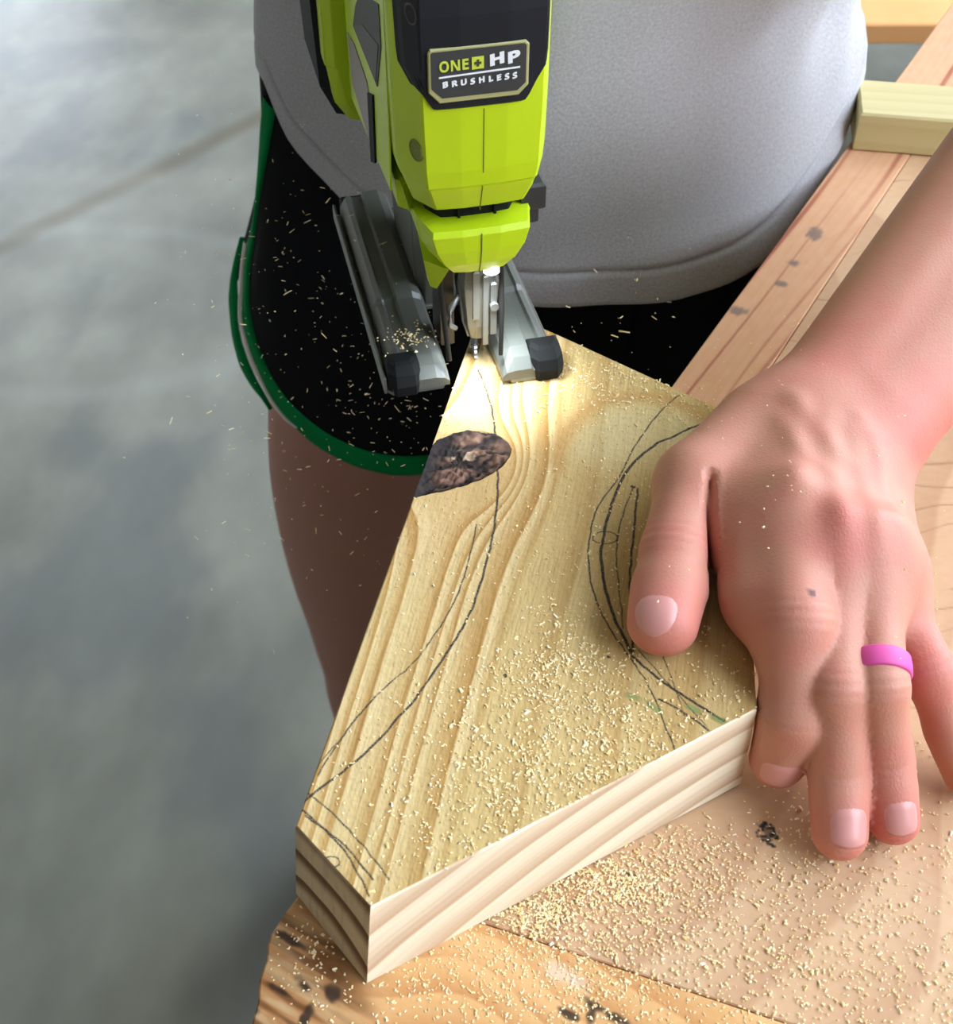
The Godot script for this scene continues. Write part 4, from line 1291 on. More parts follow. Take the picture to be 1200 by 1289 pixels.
func add_hand(v: PackedVector3Array, n: PackedVector3Array, idx: PackedInt32Array) -> void:
	var h := 0.0014
	var f := Field.new(Vector3(0.036, 1.046, -0.510), Vector3(0.280, 1.196, -0.190), h)
	var k := 1.0 / 0.0042
	var arm := (ELBOW - WRIST).normalized()
	var lat := arm.cross(Vector3.UP).cross(arm).cross(arm).normalized()      # across the forearm
	lat = arm.cross(Vector3(0.15, 0.95, 0.2)).normalized()
	if lat.x < 0: lat = -lat
	# forearm: two bones and the flesh round them
	f.bone(WRIST - lat * 0.0095, ELBOW - lat * 0.014, 0.0190, 0.031, k)
	f.bone(WRIST + lat * 0.0095, ELBOW + lat * 0.014, 0.0185, 0.031, k)
	f.bone(WRIST + lat * 0.0165 + arm * 0.012 + Vector3(0, 0.006, 0), WRIST + lat * 0.016 + arm * 0.026 + Vector3(0, 0.005, 0), 0.0105, 0.008, k)
	# palm: a ray to every knuckle
	var roots := [WRIST - lat * 0.015 - arm * 0.004, WRIST - lat * 0.005 - arm * 0.004, WRIST + lat * 0.005 - arm * 0.004, WRIST + lat * 0.014 - arm * 0.002]
	var rad := [0.0150, 0.0150, 0.0145, 0.0135]
	for i in 4:
		var m: Vector3 = FINGERS[i][0]
		f.bone(roots[i], m - Vector3(0, 0.0035, 0), rad[i], FINGERS[i][4] + 0.0008, k)
		# knuckle head and the tendon to it
		f.bone(m + Vector3(0, 0.0005, 0), m + Vector3(0, 0.0005, 0), FINGERS[i][4] - 0.0004, FINGERS[i][4] - 0.0004, k)
	for i in 3:
		f.bone(FINGERS[i][0] - Vector3(0, 0.0022, 0), FINGERS[i + 1][0] - Vector3(0, 0.0022, 0), 0.0098, 0.0094, k)
	for i in 3:
		f.bone(roots[i].lerp(roots[i + 1], 0.5), (FINGERS[i][0] + FINGERS[i + 1][0]) * 0.5 - Vector3(0, 0.0035, 0), 0.0145, 0.0100, k)
	# ball of the thumb, the fold between thumb and hand
	f.bone(THUMB[0], THUMB[1], 0.0150, 0.0128, k)
	f.bone(THUMB[0] + Vector3(0.012, -0.004, 0.010), Vector3(0.0920, 1.1040, -0.3000), 0.0125, 0.0100, k)
	f.bone(THUMB[1] + Vector3(0.008, -0.003, 0.004), Vector3(0.0905, 1.1030, -0.2860), 0.0085, 0.0095, k)
	f.bone(Vector3(0.120, 1.098, -0.318), Vector3(0.124, 1.0960, -0.2860), 0.0140, 0.0110, k)
	f.bone(Vector3(0.0905, 1.1030, -0.2960), Vector3(0.0900, 1.0995, -0.2640), 0.0105, 0.0102, k)
	f.bone(Vector3(0.0900, 1.0995, -0.2640), Vector3(0.0945, 1.0980, -0.2470), 0.0100, 0.0092, k)
	# webs
	for i in 3:
		var a: Vector3 = FINGERS[i][0].lerp(FINGERS[i][1], 0.34)
		var b: Vector3 = FINGERS[i + 1][0].lerp(FINGERS[i + 1][1], 0.34)
		f.bone(a - Vector3(0, 0.004, 0), b - Vector3(0, 0.004, 0), 0.0062, 0.0058, k)
	f.finish(k)
	var palm := f.same()
	var kf := 1.0 / 0.0016
	for i in 5:
		var c: Array = FINGERS[i] if i < 4 else [THUMB[0], THUMB[1], THUMB[2], THUMB[3]]
		var lo := Vector3(9, 9, 9)
		var hi := -lo
		for q in 4:
			lo = lo.min(c[q])
			hi = hi.max(c[q])
		var g := f.sub(lo - Vector3.ONE * 0.021, hi + Vector3.ONE * 0.021)
		if i < 4:
			g.bone(c[0], c[1], c[4], c[5], kf)
			g.bone(c[1], c[2], c[5] - 0.0004, c[6], kf)
			g.bone(c[2], c[3], c[6] - 0.0003, c[7], kf)
			# pad of the fingertip
			g.bone(c[3].lerp(c[2], 0.5), c[3], c[7], c[7] - 0.0006, kf)
		else:
			g.bone(c[1], c[2], 0.0122, 0.0112, kf)
			g.bone(c[2], c[3], 0.0108, 0.0092, kf)
			var across: Vector3 = (c[3] - c[2]).cross(Vector3.UP).normalized()
			g.bone(c[2].lerp(c[3], 0.55) - across * 0.0022, c[3] - across * 0.0022, 0.0096, 0.0084, kf)
			g.bone(c[2].lerp(c[3], 0.55) + across * 0.0022, c[3] + across * 0.0022, 0.0096, 0.0084, kf)
		g.finish(kf)
		# folds of skin over the joints
		var dz := 0.00042
		if i < 4:
			var a1: Vector3 = (c[2] - c[0]).normalized()
			crease(g, c[1], a1, bend_dir(a1, Vector3(0, 0.9, 0.55)), dz, 0.0034, 0.0052, c[5])
			var a2: Vector3 = (c[3] - c[1]).normalized()
			crease(g, c[2], a2, bend_dir(a2, Vector3(0, 0.75, 0.75)), dz * 0.8, 0.0028, 0.0022, c[6])
		else:
			var a3: Vector3 = (c[3] - c[1]).normalized()
			crease(g, c[2], a3, bend_dir(a3, Vector3(-0.15, 1, 0)), dz, 0.0036, 0.0046, 0.0112)
		f.add(g, palm, 0.0055)
	# tendons to the knuckles, veins, the dips between the knuckles, folds at the wrist
	for i in 4:
		var m: Vector3 = FINGERS[i][0]
		ridge(f, [roots[i].lerp(m, 0.25), roots[i].lerp(m, 0.6), m], 0.0006, 0.0042)
		ridge(f, [m + Vector3(0, 0, -0.001), m + Vector3(0, 0, 0.002)], 0.0016, 0.0070)
	for i in 3:
		var q: Vector3 = (FINGERS[i][0] + FINGERS[i + 1][0]) * 0.5 + Vector3(0, 0, 0.004)
		ridge(f, [q, q + Vector3(0.001, 0, 0.008)], -0.0007, 0.0050)
	ridge(f, [Vector3(0.1015, 1.12, -0.3230), Vector3(0.1040, 1.12, -0.3120), Vector3(0.1075, 1.12, -0.3020), Vector3(0.1140, 1.12, -0.2950)], 0.0006, 0.0036)
	ridge(f, [Vector3(0.1060, 1.12, -0.3330), Vector3(0.1130, 1.12, -0.3190), Vector3(0.1190, 1.12, -0.3050)], 0.0005, 0.0036)
	ridge(f, [Vector3(0.1290, 1.12, -0.3230), Vector3(0.1330, 1.11, -0.3080), Vector3(0.1310, 1.11, -0.2950)], 0.0005, 0.0034)
	ridge(f, [WRIST + arm * 0.015, WRIST + arm * 0.06 - lat * 0.004, WRIST + arm * 0.13 - lat * 0.008], 0.0006, 0.0065)
	ridge(f, [WRIST + arm * 0.012 + lat * 0.010, WRIST + arm * 0.06 + lat * 0.010, WRIST + arm * 0.12 + lat * 0.016], 0.0006, 0.0065)
	ridge(f, [Vector3(0.0765, 1.104, -0.3020), Vector3(0.0752, 1.103, -0.2900), Vector3(0.0752, 1.10, -0.2740)], -0.0034, 0.0013)
	hand = f
	f.nets(v, n, idx)

var hand: Field

# raises (or sinks) the skin along a line, seen from above the hand
func ridge(f: Field, line: Array, high: float, wide: float) -> void:
	var lo := Vector2(9, 9)
	var hi := -lo
	for p in line:
		lo = lo.min(Vector2(p.x, p.z))
		hi = hi.max(Vector2(p.x, p.z))
	var pad := wide * 2.3
	for kz in range(maxi(int((lo.y - pad - f.o.z) / f.h), 0), mini(int((hi.y + pad - f.o.z) / f.h) + 2, f.nz)):
		for ix in range(maxi(int((lo.x - pad - f.o.x) / f.h), 0), mini(int((hi.x + pad - f.o.x) / f.h) + 2, f.nx)):
			var q := Vector2(f.o.x + ix * f.h, f.o.z + kz * f.h)
			var d := 9.0
			for i in line.size() - 1:
				var a := Vector2(line[i].x, line[i].z)
				var b := Vector2(line[i + 1].x, line[i + 1].z)
				d = minf(d, q.distance_to(Geometry2D.get_closest_point_to_segment(q, a, b)))
			if d > pad: continue
			var w := high * exp(-d * d / (wide * wide))
			var floor_y: float = line[0].y - 0.006
			for jy in range(maxi(int((floor_y - f.o.y) / f.h), 0), f.ny):
				f.s[(kz * f.ny + jy) * f.nx + ix] -= w

# how far from p along d the skin lies
func skin_at(p: Vector3, d: Vector3, most: float) -> float:
	var t := 0.003
	var was := 0.0
	while t < most:
		var q := (p + d * t - hand.o) / hand.h
		var i := int(q.x)
		var j := int(q.y)
		var k := int(q.z)
		var g := q - Vector3(i, j, k)
		var at := (k * hand.ny + j) * hand.nx + i
		var sy := hand.nx
		var sz := hand.nx * hand.ny
		var c0 := lerpf(lerpf(hand.s[at], hand.s[at + 1], g.x), lerpf(hand.s[at + sy], hand.s[at + sy + 1], g.x), g.y)
		var c1 := lerpf(lerpf(hand.s[at + sz], hand.s[at + sz + 1], g.x), lerpf(hand.s[at + sz + sy], hand.s[at + sz + sy + 1], g.x), g.y)
		var v := lerpf(c0, c1, g.z)
		if v > 0.0: return t - 0.0002 * v / maxf(v - was, 1e-6)
		was = v
		t += 0.0002
	return most

# a limb through several points, tapering smoothly
func limb(f: Field, pts: Array, radii: Array, k: float) -> void:
	var last := pts.size() - 1
	var was: Vector3 = pts[0]
	var was_r: float = radii[0]
	for i in last:
		for j in range(1, 6):
			var t := j / 5.0
			var p: Vector3 = pts[i].cubic_interpolate(pts[i + 1], pts[maxi(i - 1, 0)], pts[mini(i + 2, last)], t)
			var r: float = cubic_interpolate(radii[i], radii[i + 1], radii[maxi(i - 1, 0)], radii[mini(i + 2, last)], t)
			f.bone(was, p, was_r, r, k)
			was = p
			was_r = r

func add_body(v: PackedVector3Array, n: PackedVector3Array, idx: PackedInt32Array) -> void:
	var f := Field.new(Vector3(-0.42, -0.01, -1.10), Vector3(0.46, 1.62, -0.44), 0.011)
	var k := 1.0 / 0.006
	# trunk under the clothes, neck
	f.bone(nearer(Vector3(0.035, 0.93, -0.815)), nearer(Vector3(0.045, 1.10, -0.82)), 0.102, 0.088, k)
	f.bone(nearer(Vector3(0.045, 1.10, -0.82)), Vector3(0.03, 1.34, -0.70), 0.088, 0.100, k)
	f.bone(Vector3(-0.09, 1.42, -0.71), Vector3(0.16, 1.42, -0.66), 0.058, 0.058, k)
	f.bone(Vector3(0.03, 1.42, -0.69), Vector3(0.02, 1.55, -0.64), 0.056, 0.052, k)
	# arms
	f.bone(Vector3(0.195, 1.41, -0.655), ELBOW + Vector3(0.008, 0.010, -0.010), 0.046, 0.037, k)
	f.bone(ELBOW + Vector3(0.008, 0.010, -0.010), ELBOW.lerp(WRIST, 0.10), 0.034, 0.030, k)
	f.bone(Vector3(-0.13, 1.42, -0.71), Vector3(-0.19, 1.335, -0.58), 0.048, 0.038, k)
	f.bone(Vector3(-0.19, 1.335, -0.58), Vector3(-0.035, 1.325, -0.475), 0.036, 0.025, k)
	# legs and feet
	limb(f, [nearer(Vector3(-0.038, 0.90, -0.81)), Vector3(-0.0780, 0.77, -0.730), Vector3(-0.0940, 0.61, -0.762), Vector3(-0.1040, 0.47, -0.790), Vector3(-0.1050, 0.38, -0.806), Vector3(-0.106, 0.28, -0.824), Vector3(-0.105, 0.085, -0.835)], [0.074, 0.0740, 0.0670, 0.0500, 0.0435, 0.0440, 0.0270], k)
	f.bone(Vector3(-0.105, 0.045, -0.85), Vector3(-0.11, 0.032, -0.66), 0.030, 0.024, k)
	limb(f, [nearer(Vector3(0.135, 0.90, -0.81)), Vector3(0.138, 0.74, -0.760), Vector3(0.152, 0.60, -0.785), Vector3(0.160, 0.47, -0.81), Vector3(0.163, 0.38, -0.83), Vector3(0.165, 0.28, -0.852), Vector3(0.165, 0.085, -0.86)], [0.074, 0.0720, 0.0640, 0.0490, 0.0430, 0.0440, 0.0270], k)
	f.bone(Vector3(0.165, 0.045, -0.88), Vector3(0.18, 0.032, -0.70), 0.030, 0.024, k)
	f.finish(k)
	f.nets(v, n, idx)
	# right hand closed on the saw's handle
	var g := Field.new(Vector3(-0.10, 1.225, -0.52), Vector3(0.075, 1.375, -0.36), 0.0028)
	var kk := 1.0 / 0.004
	var top := jig * mm(-2, 232, -70)
	g.bone(Vector3(-0.035, 1.325, -0.478), top + jig.basis * mm(-6, -2, 18), 0.024, 0.014, kk)
	g.bone(top + jig.basis * mm(-8, 0, -18), top + jig.basis * mm(-6, 0, 36), 0.014, 0.013, kk)
	g.bone(top + jig.basis * mm(-20, -8, -18), top + jig.basis * mm(-20, -8, 32), 0.011, 0.011, kk)
	for i in 4:
		var z := 34.0 - i * 19.0
		var q := [mm(8, 0, z), mm(23, -14, z + 2), mm(22, -36, z + 3), mm(6, -47, z + 3)]
		for j in 3:
			g.bone(top + jig.basis * q[j], top + jig.basis * q[j + 1], 0.0092 - j * 0.0006, 0.0088 - j * 0.0006, 1.0 / 0.002)
		g.bone(top + jig.basis * mm(-6, 2, z), top + jig.basis * q[0], 0.0105, 0.0095, kk)
	var th := [mm(-18, -6, 34), mm(-24, -18, 52), mm(-20, -30, 66)]
	for j in 2: g.bone(top + jig.basis * th[j], top + jig.basis * th[j + 1], 0.0108 - j * 0.001, 0.0098 - j * 0.001, 1.0 / 0.002)
	g.finish(kk)
	g.nets(v, n, idx)

func nail(parent: Node, tip: Vector3, back: Vector3, dorsal: Vector3, wide: float, length: float) -> void:
	# a curved plate seated on the skin of the end joint; tip is the finger's end, back its last joint
	var axis := (tip - back).normalized()
	var up := bend_dir(axis, dorsal)
	var side := axis.cross(up)
	var at: Vector3 = parent.position
	var b := mb()
	var ns := 12
	var nl := 14
	var top := []
	var under := []
	for i in nl + 1:
		var t: float = i / float(nl)
		var narrow: float = sqrt(clampf(1.0 - pow(absf(t - 0.62) / 0.64, 3.2), 0.03, 1.0))
		var row := PackedVector3Array()
		var low := PackedVector3Array()
		for j in ns + 1:
			var x: float = j / float(ns) * 2.0 - 1.0
			var a: float = x * wide * narrow
			var o := tip + axis * ((t - 1.0) * length - 0.0014 * x * x * t)
			var d := (up * cos(a) + side * sin(a)).normalized()
			var r := skin_at(o, d, 0.02)
			var lift := 0.00055 * (1.0 - pow(absf(x), 4.0)) * fade(0.0, 0.25, t) - 0.0001
			row.append(o + d * (r + lift) - at)
			low.append(o + d * (r - 0.0012) - at)
		top.append(row)
		under.append(low)
	under.reverse()
	b.grid(top + under, false, true, up)
	var m := mat(Color8(204, 142, 134), 0.34)
	m.metallic_specular = 0.5
	put("fingernail", b.mesh(), m, parent)

func person() -> void:
	var who := base("person", Vector3(0.04, 0, -0.80))
	tag(who, "person in grey t-shirt and black shorts steadying the pine board while sawing it", "person")
	var at := who.position
	var v := PackedVector3Array()
	var n := PackedVector3Array()
	var idx := PackedInt32Array()
	add_hand(v, n, idx)
	var hand_count := v.size()
	add_body(v, n, idx)
	# complexion: redder over the knuckles and fingertips
	var col := PackedColorArray()
	col.resize(v.size())
	var red := [[FINGERS[0][0], 0.011, 0.5], [FINGERS[1][0] + Vector3(0, 0.01, 0.004), 0.012, 0.6], [FINGERS[2][0] + Vector3(0, 0.008, 0.003), 0.009, 0.45], [FINGERS[3][0] + Vector3(0, 0.008, 0), 0.010, 0.5],
		[FINGERS[0][1], 0.012, 0.35], [FINGERS[1][3], 0.013, 0.5], [FINGERS[2][3], 0.014, 0.75], [FINGERS[3][1], 0.014, 0.55], [THUMB[3], 0.016, 0.55], [THUMB[2], 0.014, 0.4], [WRIST + Vector3(0.03, 0.01, 0.01), 0.025, 0.5], [WRIST + Vector3(0.0, 0.02, -0.02), 0.03, 0.3], [FINGERS[0][3], 0.010, 0.3], [FINGERS[2][2], 0.012, 0.4]]
	var deep := Color(0.80, 0.40, 0.38).srgb_to_linear()
	var skin := SKIN.srgb_to_linear()
	for i in v.size():
		var p := v[i]
		var c := skin
		if i < hand_count:
			var w := 0.0
			for r in red:
				var d: float = p.distance_to(r[0]) / r[1]
				if d < 2.5: w = maxf(w, exp(-d * d) * r[2])
			w += 0.12 * noise.get_noise_3d(p.x * 4000.0, p.y * 4000.0, p.z * 4000.0) + 0.10 * noise2.get_noise_3d(p.x * 1500.0, p.y * 1500.0, p.z * 1500.0)
			c = c.lerp(deep, clampf(w + 0.05, 0.0, 0.9))
			for mole in [[Vector3(0.1000, 1.1175, -0.2510), 0.0009], [Vector3(0.1385, 1.0985, -0.2660), 0.0008]]:
				if p.distance_to(mole[0]) < mole[1] * 1.35: c = c.lerp(Color(0.06, 0.035, 0.03), 0.8)
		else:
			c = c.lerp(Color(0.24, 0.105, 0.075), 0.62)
		col[i] = c
		v[i] = p - at
	var a := []
	a.resize(Mesh.ARRAY_MAX)
	a[Mesh.ARRAY_VERTEX] = v
	a[Mesh.ARRAY_NORMAL] = n
	a[Mesh.ARRAY_COLOR] = col
	a[Mesh.ARRAY_INDEX] = idx
	var mesh := ArrayMesh.new()
	mesh.add_surface_from_arrays(Mesh.PRIMITIVE_TRIANGLES, a)
	var sm := mat(Color.WHITE, 0.52)
	sm.vertex_color_use_as_albedo = true
	sm.metallic_specular = 0.42
	sm.subsurf_scatter_enabled = true
	sm.subsurf_scatter_strength = 0.12
	var pores := FastNoiseLite.new()
	pores.seed = 9
	pores.noise_type = FastNoiseLite.TYPE_CELLULAR
	pores.frequency = 0.055
	pores.fractal_octaves = 2
	var nt := NoiseTexture2D.new()
	nt.width = 512
	nt.height = 512
	nt.seamless = true
	nt.noise = pores
	sm.heightmap_enabled = true
	sm.heightmap_texture = nt
	sm.heightmap_scale = 0.012
	sm.uv1_triplanar = true
	sm.uv1_scale = Vector3(34, 34, 34)
	put("body", mesh, sm, who)
	# nails
	nail(who, FINGERS[0][3] + Vector3(0, -0.0035, 0.0008), FINGERS[0][2], Vector3(-0.15, 0.25, 1.0), 0.80, 0.0105)
	nail(who, FINGERS[1][3] + Vector3(0.0004, -0.002, 0.0040), FINGERS[1][2], Vector3(0.12, 0.9, 0.5), 0.82, 0.0125)
	nail(who, FINGERS[2][3] + Vector3(0.0004, -0.002, 0.0036), FINGERS[2][2], Vector3(0.05, 0.9, 0.5), 0.80, 0.0112)
	nail(who, FINGERS[3][3] + Vector3(0.002, -0.002, 0.0030), FINGERS[3][2], Vector3(0.25, 0.9, 0.5), 0.80, 0.0100)
	nail(who, THUMB[3] + Vector3(-0.0030, 0, 0.0085), THUMB[2] + Vector3(-0.0020, 0, 0), Vector3(-0.28, 1, 0.15), 0.80, 0.0125)
	# ring on the ring finger
	var rp: Vector3 = FINGERS[2][0].lerp(FINGERS[2][1], 0.86)
	var rd: Vector3 = (FINGERS[2][1] - FINGERS[2][0]).normalized()
	var rx := rd.cross(Vector3.UP).normalized()
	var ry := rd.cross(rx)
	var pink := mat(Color8(222, 84, 158), 0.6)
	tag(put("finger_ring", ring_mesh(rp - at, rd, rx, ry), pink, who), "bright pink silicone ring")
	clothes(who)

func ring_mesh(c: Vector3, d: Vector3, x: Vector3, y: Vector3) -> ArrayMesh:
	var b := mb()
	var prof := [[0.0080, -0.0031], [0.0094, -0.0034], [0.0101, -0.0027], [0.0103, 0.0], [0.0101, 0.0027], [0.0094, 0.0034], [0.0080, 0.0031]]
	var rows := []
	for s in prof:
		var row := PackedVector3Array()
		for i in 48:
			var t := TAU * i / 48.0
			row.append(c + (x * cos(t) + y * sin(t)) * s[0] + d * s[1])
		rows.append(row)
	b.grid(rows, true, true)
	return b.mesh()

func weave(c: Color, fleck: float, size: float, bump: float) -> StandardMaterial3D:
	var m := mat(c, 0.95)
	m.metallic_specular = 0.15
	var fn := FastNoiseLite.new()
	fn.seed = 17
	fn.frequency = 0.12
	fn.fractal_octaves = 3
	var nt := NoiseTexture2D.new()
	nt.width = 512
	nt.height = 512
	nt.seamless = true
	nt.noise = fn
	var ramp := Gradient.new()
	ramp.set_color(0, Color(1.0 - fleck, 1.0 - fleck, 1.0 - fleck))
	ramp.set_color(1, Color(1, 1, 1))
	nt.color_ramp = ramp
	m.albedo_texture = nt
	m.uv1_triplanar = true
	m.uv1_scale = Vector3(size, size, size)
	m.rim_enabled = true
	m.rim = 0.25
	return m

# the trunk of the shirt: point at angle a (from straight ahead of the wearer) and height
const NEAR := 0.87
func nearer(p: Vector3) -> Vector3: return Vector3(0, 1.403, 0) + (p - Vector3(0, 1.403, 0)) * NEAR

const SHIRT := Vector3(0.050, 0, -0.790)
func shirt_hem(a: float) -> float:
	var d := a - 0.22
	return 0.937 + 0.126 * (1.0 - cos(clampf(d, -1.3, 1.3)))

func shirt_point(a: float, y: float, grow := 0.0) -> Vector3:
	var t := (y - 0.93)
	var w := 0.196 + ((-0.001 + 0.009 * fade(1.075, 1.03, y) + 0.034 * fade(1.07, 1.15, y)) if a > 0.0 else 0.0) * fade(0.0, 0.6, absf(a)) - 0.010 * fade(0.0, 0.25, t) + grow
	var d := 0.146 + 0.010 * fade(0.0, 0.15, t) - 0.01 * fade(0.2, 0.5, t) + grow
	var psi := 0.2
	# soft folds that fall from the chest, and the tuck at the waist on her left
	var fold := 0.0040 * sin(a * 7.0 + y * 9.0) * fade(1.25, 0.95, y) + 0.006 * noise.get_noise_2d(a * 60.0, y * 130.0)
	fold -= 0.010 * exp(-pow((a - 1.25) / 0.35, 2.0) - pow((y - 1.075) / 0.02, 2.0))
	var x := (w + fold) * sin(a)
	var z := (d + fold) * cos(a)
	var lean := Vector3(0.01, 0, -0.075) * fade(0.0, 0.17, t) * fade(0.0, 0.9, a) * fade(2.6, 1.6, a) + Vector3(-0.01, 0, 0.03) * fade(0.16, 0.45, t)
	return nearer(SHIRT + lean + Vector3(x * cos(psi) - z * sin(psi), y, x * sin(psi) + z * cos(psi)))

func clothes(who: Node3D) -> void:
	var at := who.position
	for q in [[Vector3(-0.105, 0.0, -0.85), Vector3(-0.11, 0.0, -0.66)], [Vector3(0.165, 0.0, -0.88), Vector3(0.18, 0.0, -0.70)]]:
		var f := Field.new(q[0].min(q[1]) - Vector3(0.08, 0.012, 0.09), q[0].max(q[1]) + Vector3(0.08, 0.14, 0.09), 0.006)
		var k := 1.0 / 0.010
		f.bone(q[0] + Vector3(0, 0.05, 0.01), q[0] + Vector3(0, 0.085, 0.015), 0.040, 0.040, k)
		f.bone(q[0] + Vector3(0, 0.044, -0.005), q[0].lerp(q[1], 0.6) + Vector3(0, 0.042, 0), 0.038, 0.036, k)
		f.bone(q[0].lerp(q[1], 0.6) + Vector3(0.006, 0.038, 0), q[1] + Vector3(0, 0.033, 0.005), 0.038, 0.030, k)
		f.finish(k)
		for kz in f.nz:
			for jy in f.ny:
				for ix in f.nx:
					var i := (kz * f.ny + jy) * f.nx + ix
					f.s[i] = maxf(f.s[i], 0.002 - (f.o.y + jy * f.h))
		var v := PackedVector3Array()
		var n := PackedVector3Array()
		var idx := PackedInt32Array()
		f.nets(v, n, idx)
		for i in v.size(): v[i] -= at
		var arr := []
		arr.resize(Mesh.ARRAY_MAX)
		arr[Mesh.ARRAY_VERTEX] = v
		arr[Mesh.ARRAY_NORMAL] = n
		arr[Mesh.ARRAY_INDEX] = idx
		var sm := ArrayMesh.new()
		sm.add_surface_from_arrays(Mesh.PRIMITIVE_TRIANGLES, arr)
		put("shoe", sm, mat(Color8(70, 72, 76), 0.8), who)
	var grey := weave(Color8(186, 185, 187), 0.22, 9.0, 0.0)
	var b := mb()
	var rows := []
	var seg := 120
	# inside turn-up, hem with its stitched groove, body up to the shoulders
	for l in [[0.03, -0.006], [0.004, -0.005], [0.0, -0.003], [0.0, 0.0], [0.004, 0.0012], [0.018, 0.0012], [0.0215, 0.0006], [0.023, -0.0016], [0.0245, 0.0004], [0.028, 0.001], [0.05, 0.0], [0.08, 0.0], [0.11, 0.0], [0.14, 0.0], [0.17, 0.0], [0.20, 0.0], [0.24, 0.0], [0.28, 0.0], [0.33, 0.0], [0.38, -0.005], [0.43, -0.02], [0.46, -0.05], [0.475, -0.085]]:
		var row := PackedVector3Array()
		for j in seg:
			var a := TAU * j / seg
			if a > PI: a -= TAU
			var hem := shirt_hem(a)
			var y: float = hem + l[0] * (1.43 - hem) / 0.46
			row.append(shirt_point(a, y, l[1]) - at)
		rows.append(row)
	b.grid(rows, true, true)
	# sleeves
	for s in [[Vector3(0.17, 1.415, -0.665), Vector3(0.222, 1.30, -0.595)], [Vector3(-0.11, 1.42, -0.71), Vector3(-0.165, 1.36, -0.63)]]:
		var pts := PackedVector3Array([s[0] - at, s[0].lerp(s[1], 0.5) - at, s[1] - at])
		b.tube(pts, [0.064, 0.061, 0.058], 24)
	put("t_shirt", b.mesh(), grey, who)
	shorts(who)

# the right leg of the shorts: point at angle a and height
func short_point(a: float, y: float, grow := 0.0) -> Vector3:
	var t := fade(1.04, 0.80, y)
	var rx := lerpf(0.070, 0.120, t) + grow
	var rz := lerpf(0.100, 0.112, fade(1.06, 0.80, y)) + grow
	var fold := 0.003 * sin(a * 5.0 + y * 20.0) + 0.004 * noise.get_noise_2d(a * 50.0, y * 150.0)
	return nearer(Vector3(-0.066 + (rx + fold) * sin(a), y, -0.80 + (rz + fold) * cos(a)))

# front panel's edge: angle (degrees) and height, from the waist round the hem
const PANEL := [Vector2(-60, 1.02), Vector2(-63, 0.985), Vector2(-66.5, 0.955), Vector2(-69.5, 0.932), Vector2(-71.5, 0.910), Vector2(-72.5, 0.889), Vector2(-67, 0.870), Vector2(-62, 0.853), Vector2(-56, 0.836), Vector2(-47.5, 0.819), Vector2(-39, 0.804), Vector2(-29, 0.791), Vector2(-20, 0.781), Vector2(-10, 0.772), Vector2(-2, 0.767), Vector2(8, 0.762), Vector2(20, 0.757), Vector2(45, 0.750), Vector2(80, 0.748)]
# the back panel's edge shows behind it
const BACK := [Vector2(-96, 0.880), Vector2(-90, 0.862), Vector2(-83, 0.844), Vector2(-75, 0.826), Vector2(-64, 0.812), Vector2(-55, 0.799), Vector2(-46, 0.789)]

func ribbon(line: Array, wide: float, out: float, taper := 0.0) -> MB:
	var b := mb()
	var cv := Curve2D.new()
	for i in line.size():
		var p: Vector2 = Vector2(deg_to_rad(line[i].x) * 0.11, line[i].y)
		var q: Vector2 = Vector2(deg_to_rad(line[mini(i + 1, line.size() - 1)].x) * 0.11, line[mini(i + 1, line.size() - 1)].y)
		var o: Vector2 = Vector2(deg_to_rad(line[maxi(i - 1, 0)].x) * 0.11, line[maxi(i - 1, 0)].y)
		cv.add_point(p, -(q - o) / 6.0, (q - o) / 6.0)
	cv.bake_interval = 0.002
	var total := cv.get_baked_length()
	var rows := []
	var steps := 90
	for i in steps + 1:
		var s := total * i / steps
		var p := cv.sample_baked(s)
		var d := (cv.sample_baked(minf(s + 0.002, total)) - cv.sample_baked(maxf(s - 0.002, 0.0))).normalized()
		var nrm := Vector2(-d.y, d.x)
		var row := PackedVector3Array()
		for w in [[-0.5, -0.0005], [-0.46, 1.0], [-0.2, 1.15], [0.2, 1.15], [0.46, 1.0], [0.5, -0.0005]]:
			var q: Vector2 = p + nrm * (w[0] * wide * (1.0 if taper <= 0.0 else clampf((1.0 - i / float(steps)) / taper, 0.02, 1.0)))
			row.append(short_point(q.x / 0.11, q.y, out * maxf(w[1], 0.0) + 0.0002))
		rows.append(row)
	b.grid(rows, false, true, Vector3(-0.3, 0, 1))
	return b

func panel_hem(deg: float) -> float:
	# lower rim of the black cloth at an angle
	var best := 0.80
	if deg > -73.0 and deg < 80.0:
		for i in range(3, PANEL.size() - 1):
			var p: Vector2 = PANEL[i]
			var q: Vector2 = PANEL[i + 1]
			if deg >= p.x and deg <= q.x: best = lerpf(p.y, q.y, (deg - p.x) / (q.x - p.x))
	elif deg <= -73.0: best = lerpf(0.89, 0.84, fade(-73.0, -90.0, deg))
	else: best = 0.748
	return best

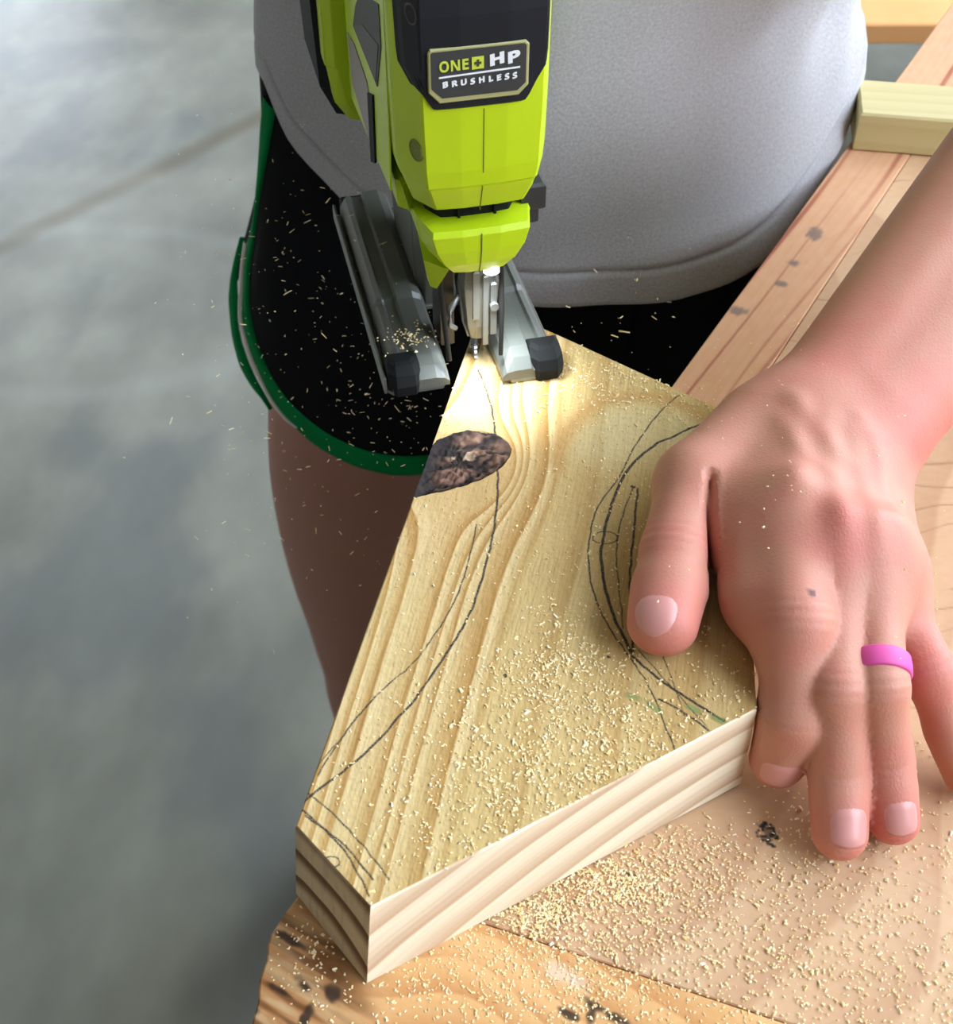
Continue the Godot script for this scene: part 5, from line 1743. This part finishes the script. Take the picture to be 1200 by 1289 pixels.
func shorts(who: Node3D) -> void:
	var at := who.position
	var cloth := weave(Color8(20, 20, 23), 0.3, 14.0, 0.0)
	var b := mb()
	b.xf = Transform3D(Basis(), -at)
	var seg := 96
	var rows := []
	for i in 26:
		var row := PackedVector3Array()
		for j in seg:
			var deg := 360.0 * j / seg - 180.0
			var hem := panel_hem(deg)
			var y := lerpf(1.035, hem, maxf(i - 1, 0) / 24.0)
			row.append(short_point(deg_to_rad(deg), y, -0.004 if i == 0 else 0.0))
		rows.append(row)
	b.grid(rows, true, true)
	# the other leg, and the seat between
	rows = []
	for i in 24:
		var y := lerpf(0.985, 0.74, i / 23.0)
		var t := i / 23.0
		var row := PackedVector3Array()
		for j in seg:
			var a := TAU * j / seg
			var fold := 0.003 * sin(a * 6.0 + y * 22.0)
			row.append(nearer(Vector3(lerpf(0.135, 0.152, t) + (lerpf(0.098, 0.104, t) + fold) * sin(a), y, -0.80 + (0.112 + fold) * cos(a))))
		rows.append(row)
	b.grid(rows, true, true)
	rows = []
	for i in 16:
		var y := lerpf(0.99, 0.79, i / 15.0)
		var row := PackedVector3Array()
		for j in seg:
			var a := TAU * j / seg
			row.append(nearer(Vector3(0.035 + lerpf(0.125, 0.10, pow(i / 15.0, 2.0)) * sin(a), y, -0.80 + (0.128 - 0.010 * pow(i / 15.0, 2.0)) * cos(a))))
		rows.append(row)
	b.grid(rows, true, true)
	b.cap(rows[15], Vector3.DOWN)
	var o := put("shorts", b.mesh(), cloth, who)
	var green := weave(Color8(6, 122, 62), 0.15, 16.0, 0.0)
	var r := ribbon(PANEL, 0.0165, 0.0022)
	r_shift(r, at)
	tag(put("trim", r.mesh(), green, o), "green trim")
	r = ribbon(BACK, 0.016, 0.0030, 0.3)
	r_shift(r, at)
	tag(put("trim", r.mesh(), green, o), "green trim")
	r = ribbon([Vector2(-79, 0.897), Vector2(-76.5, 0.877), Vector2(-72, 0.858), Vector2(-64, 0.841), Vector2(-56, 0.824), Vector2(-47, 0.807), Vector2(-38, 0.793), Vector2(-32, 0.7885)], 0.0075, 0.0034, 0.4)
	r_shift(r, at)
	tag(put("piping", r.mesh(), weave(Color8(222, 220, 214), 0.1, 16.0, 0.0), o), "white piping")

func r_shift(b: MB, at: Vector3) -> void:
	for i in b.v.size(): b.v[i] -= at
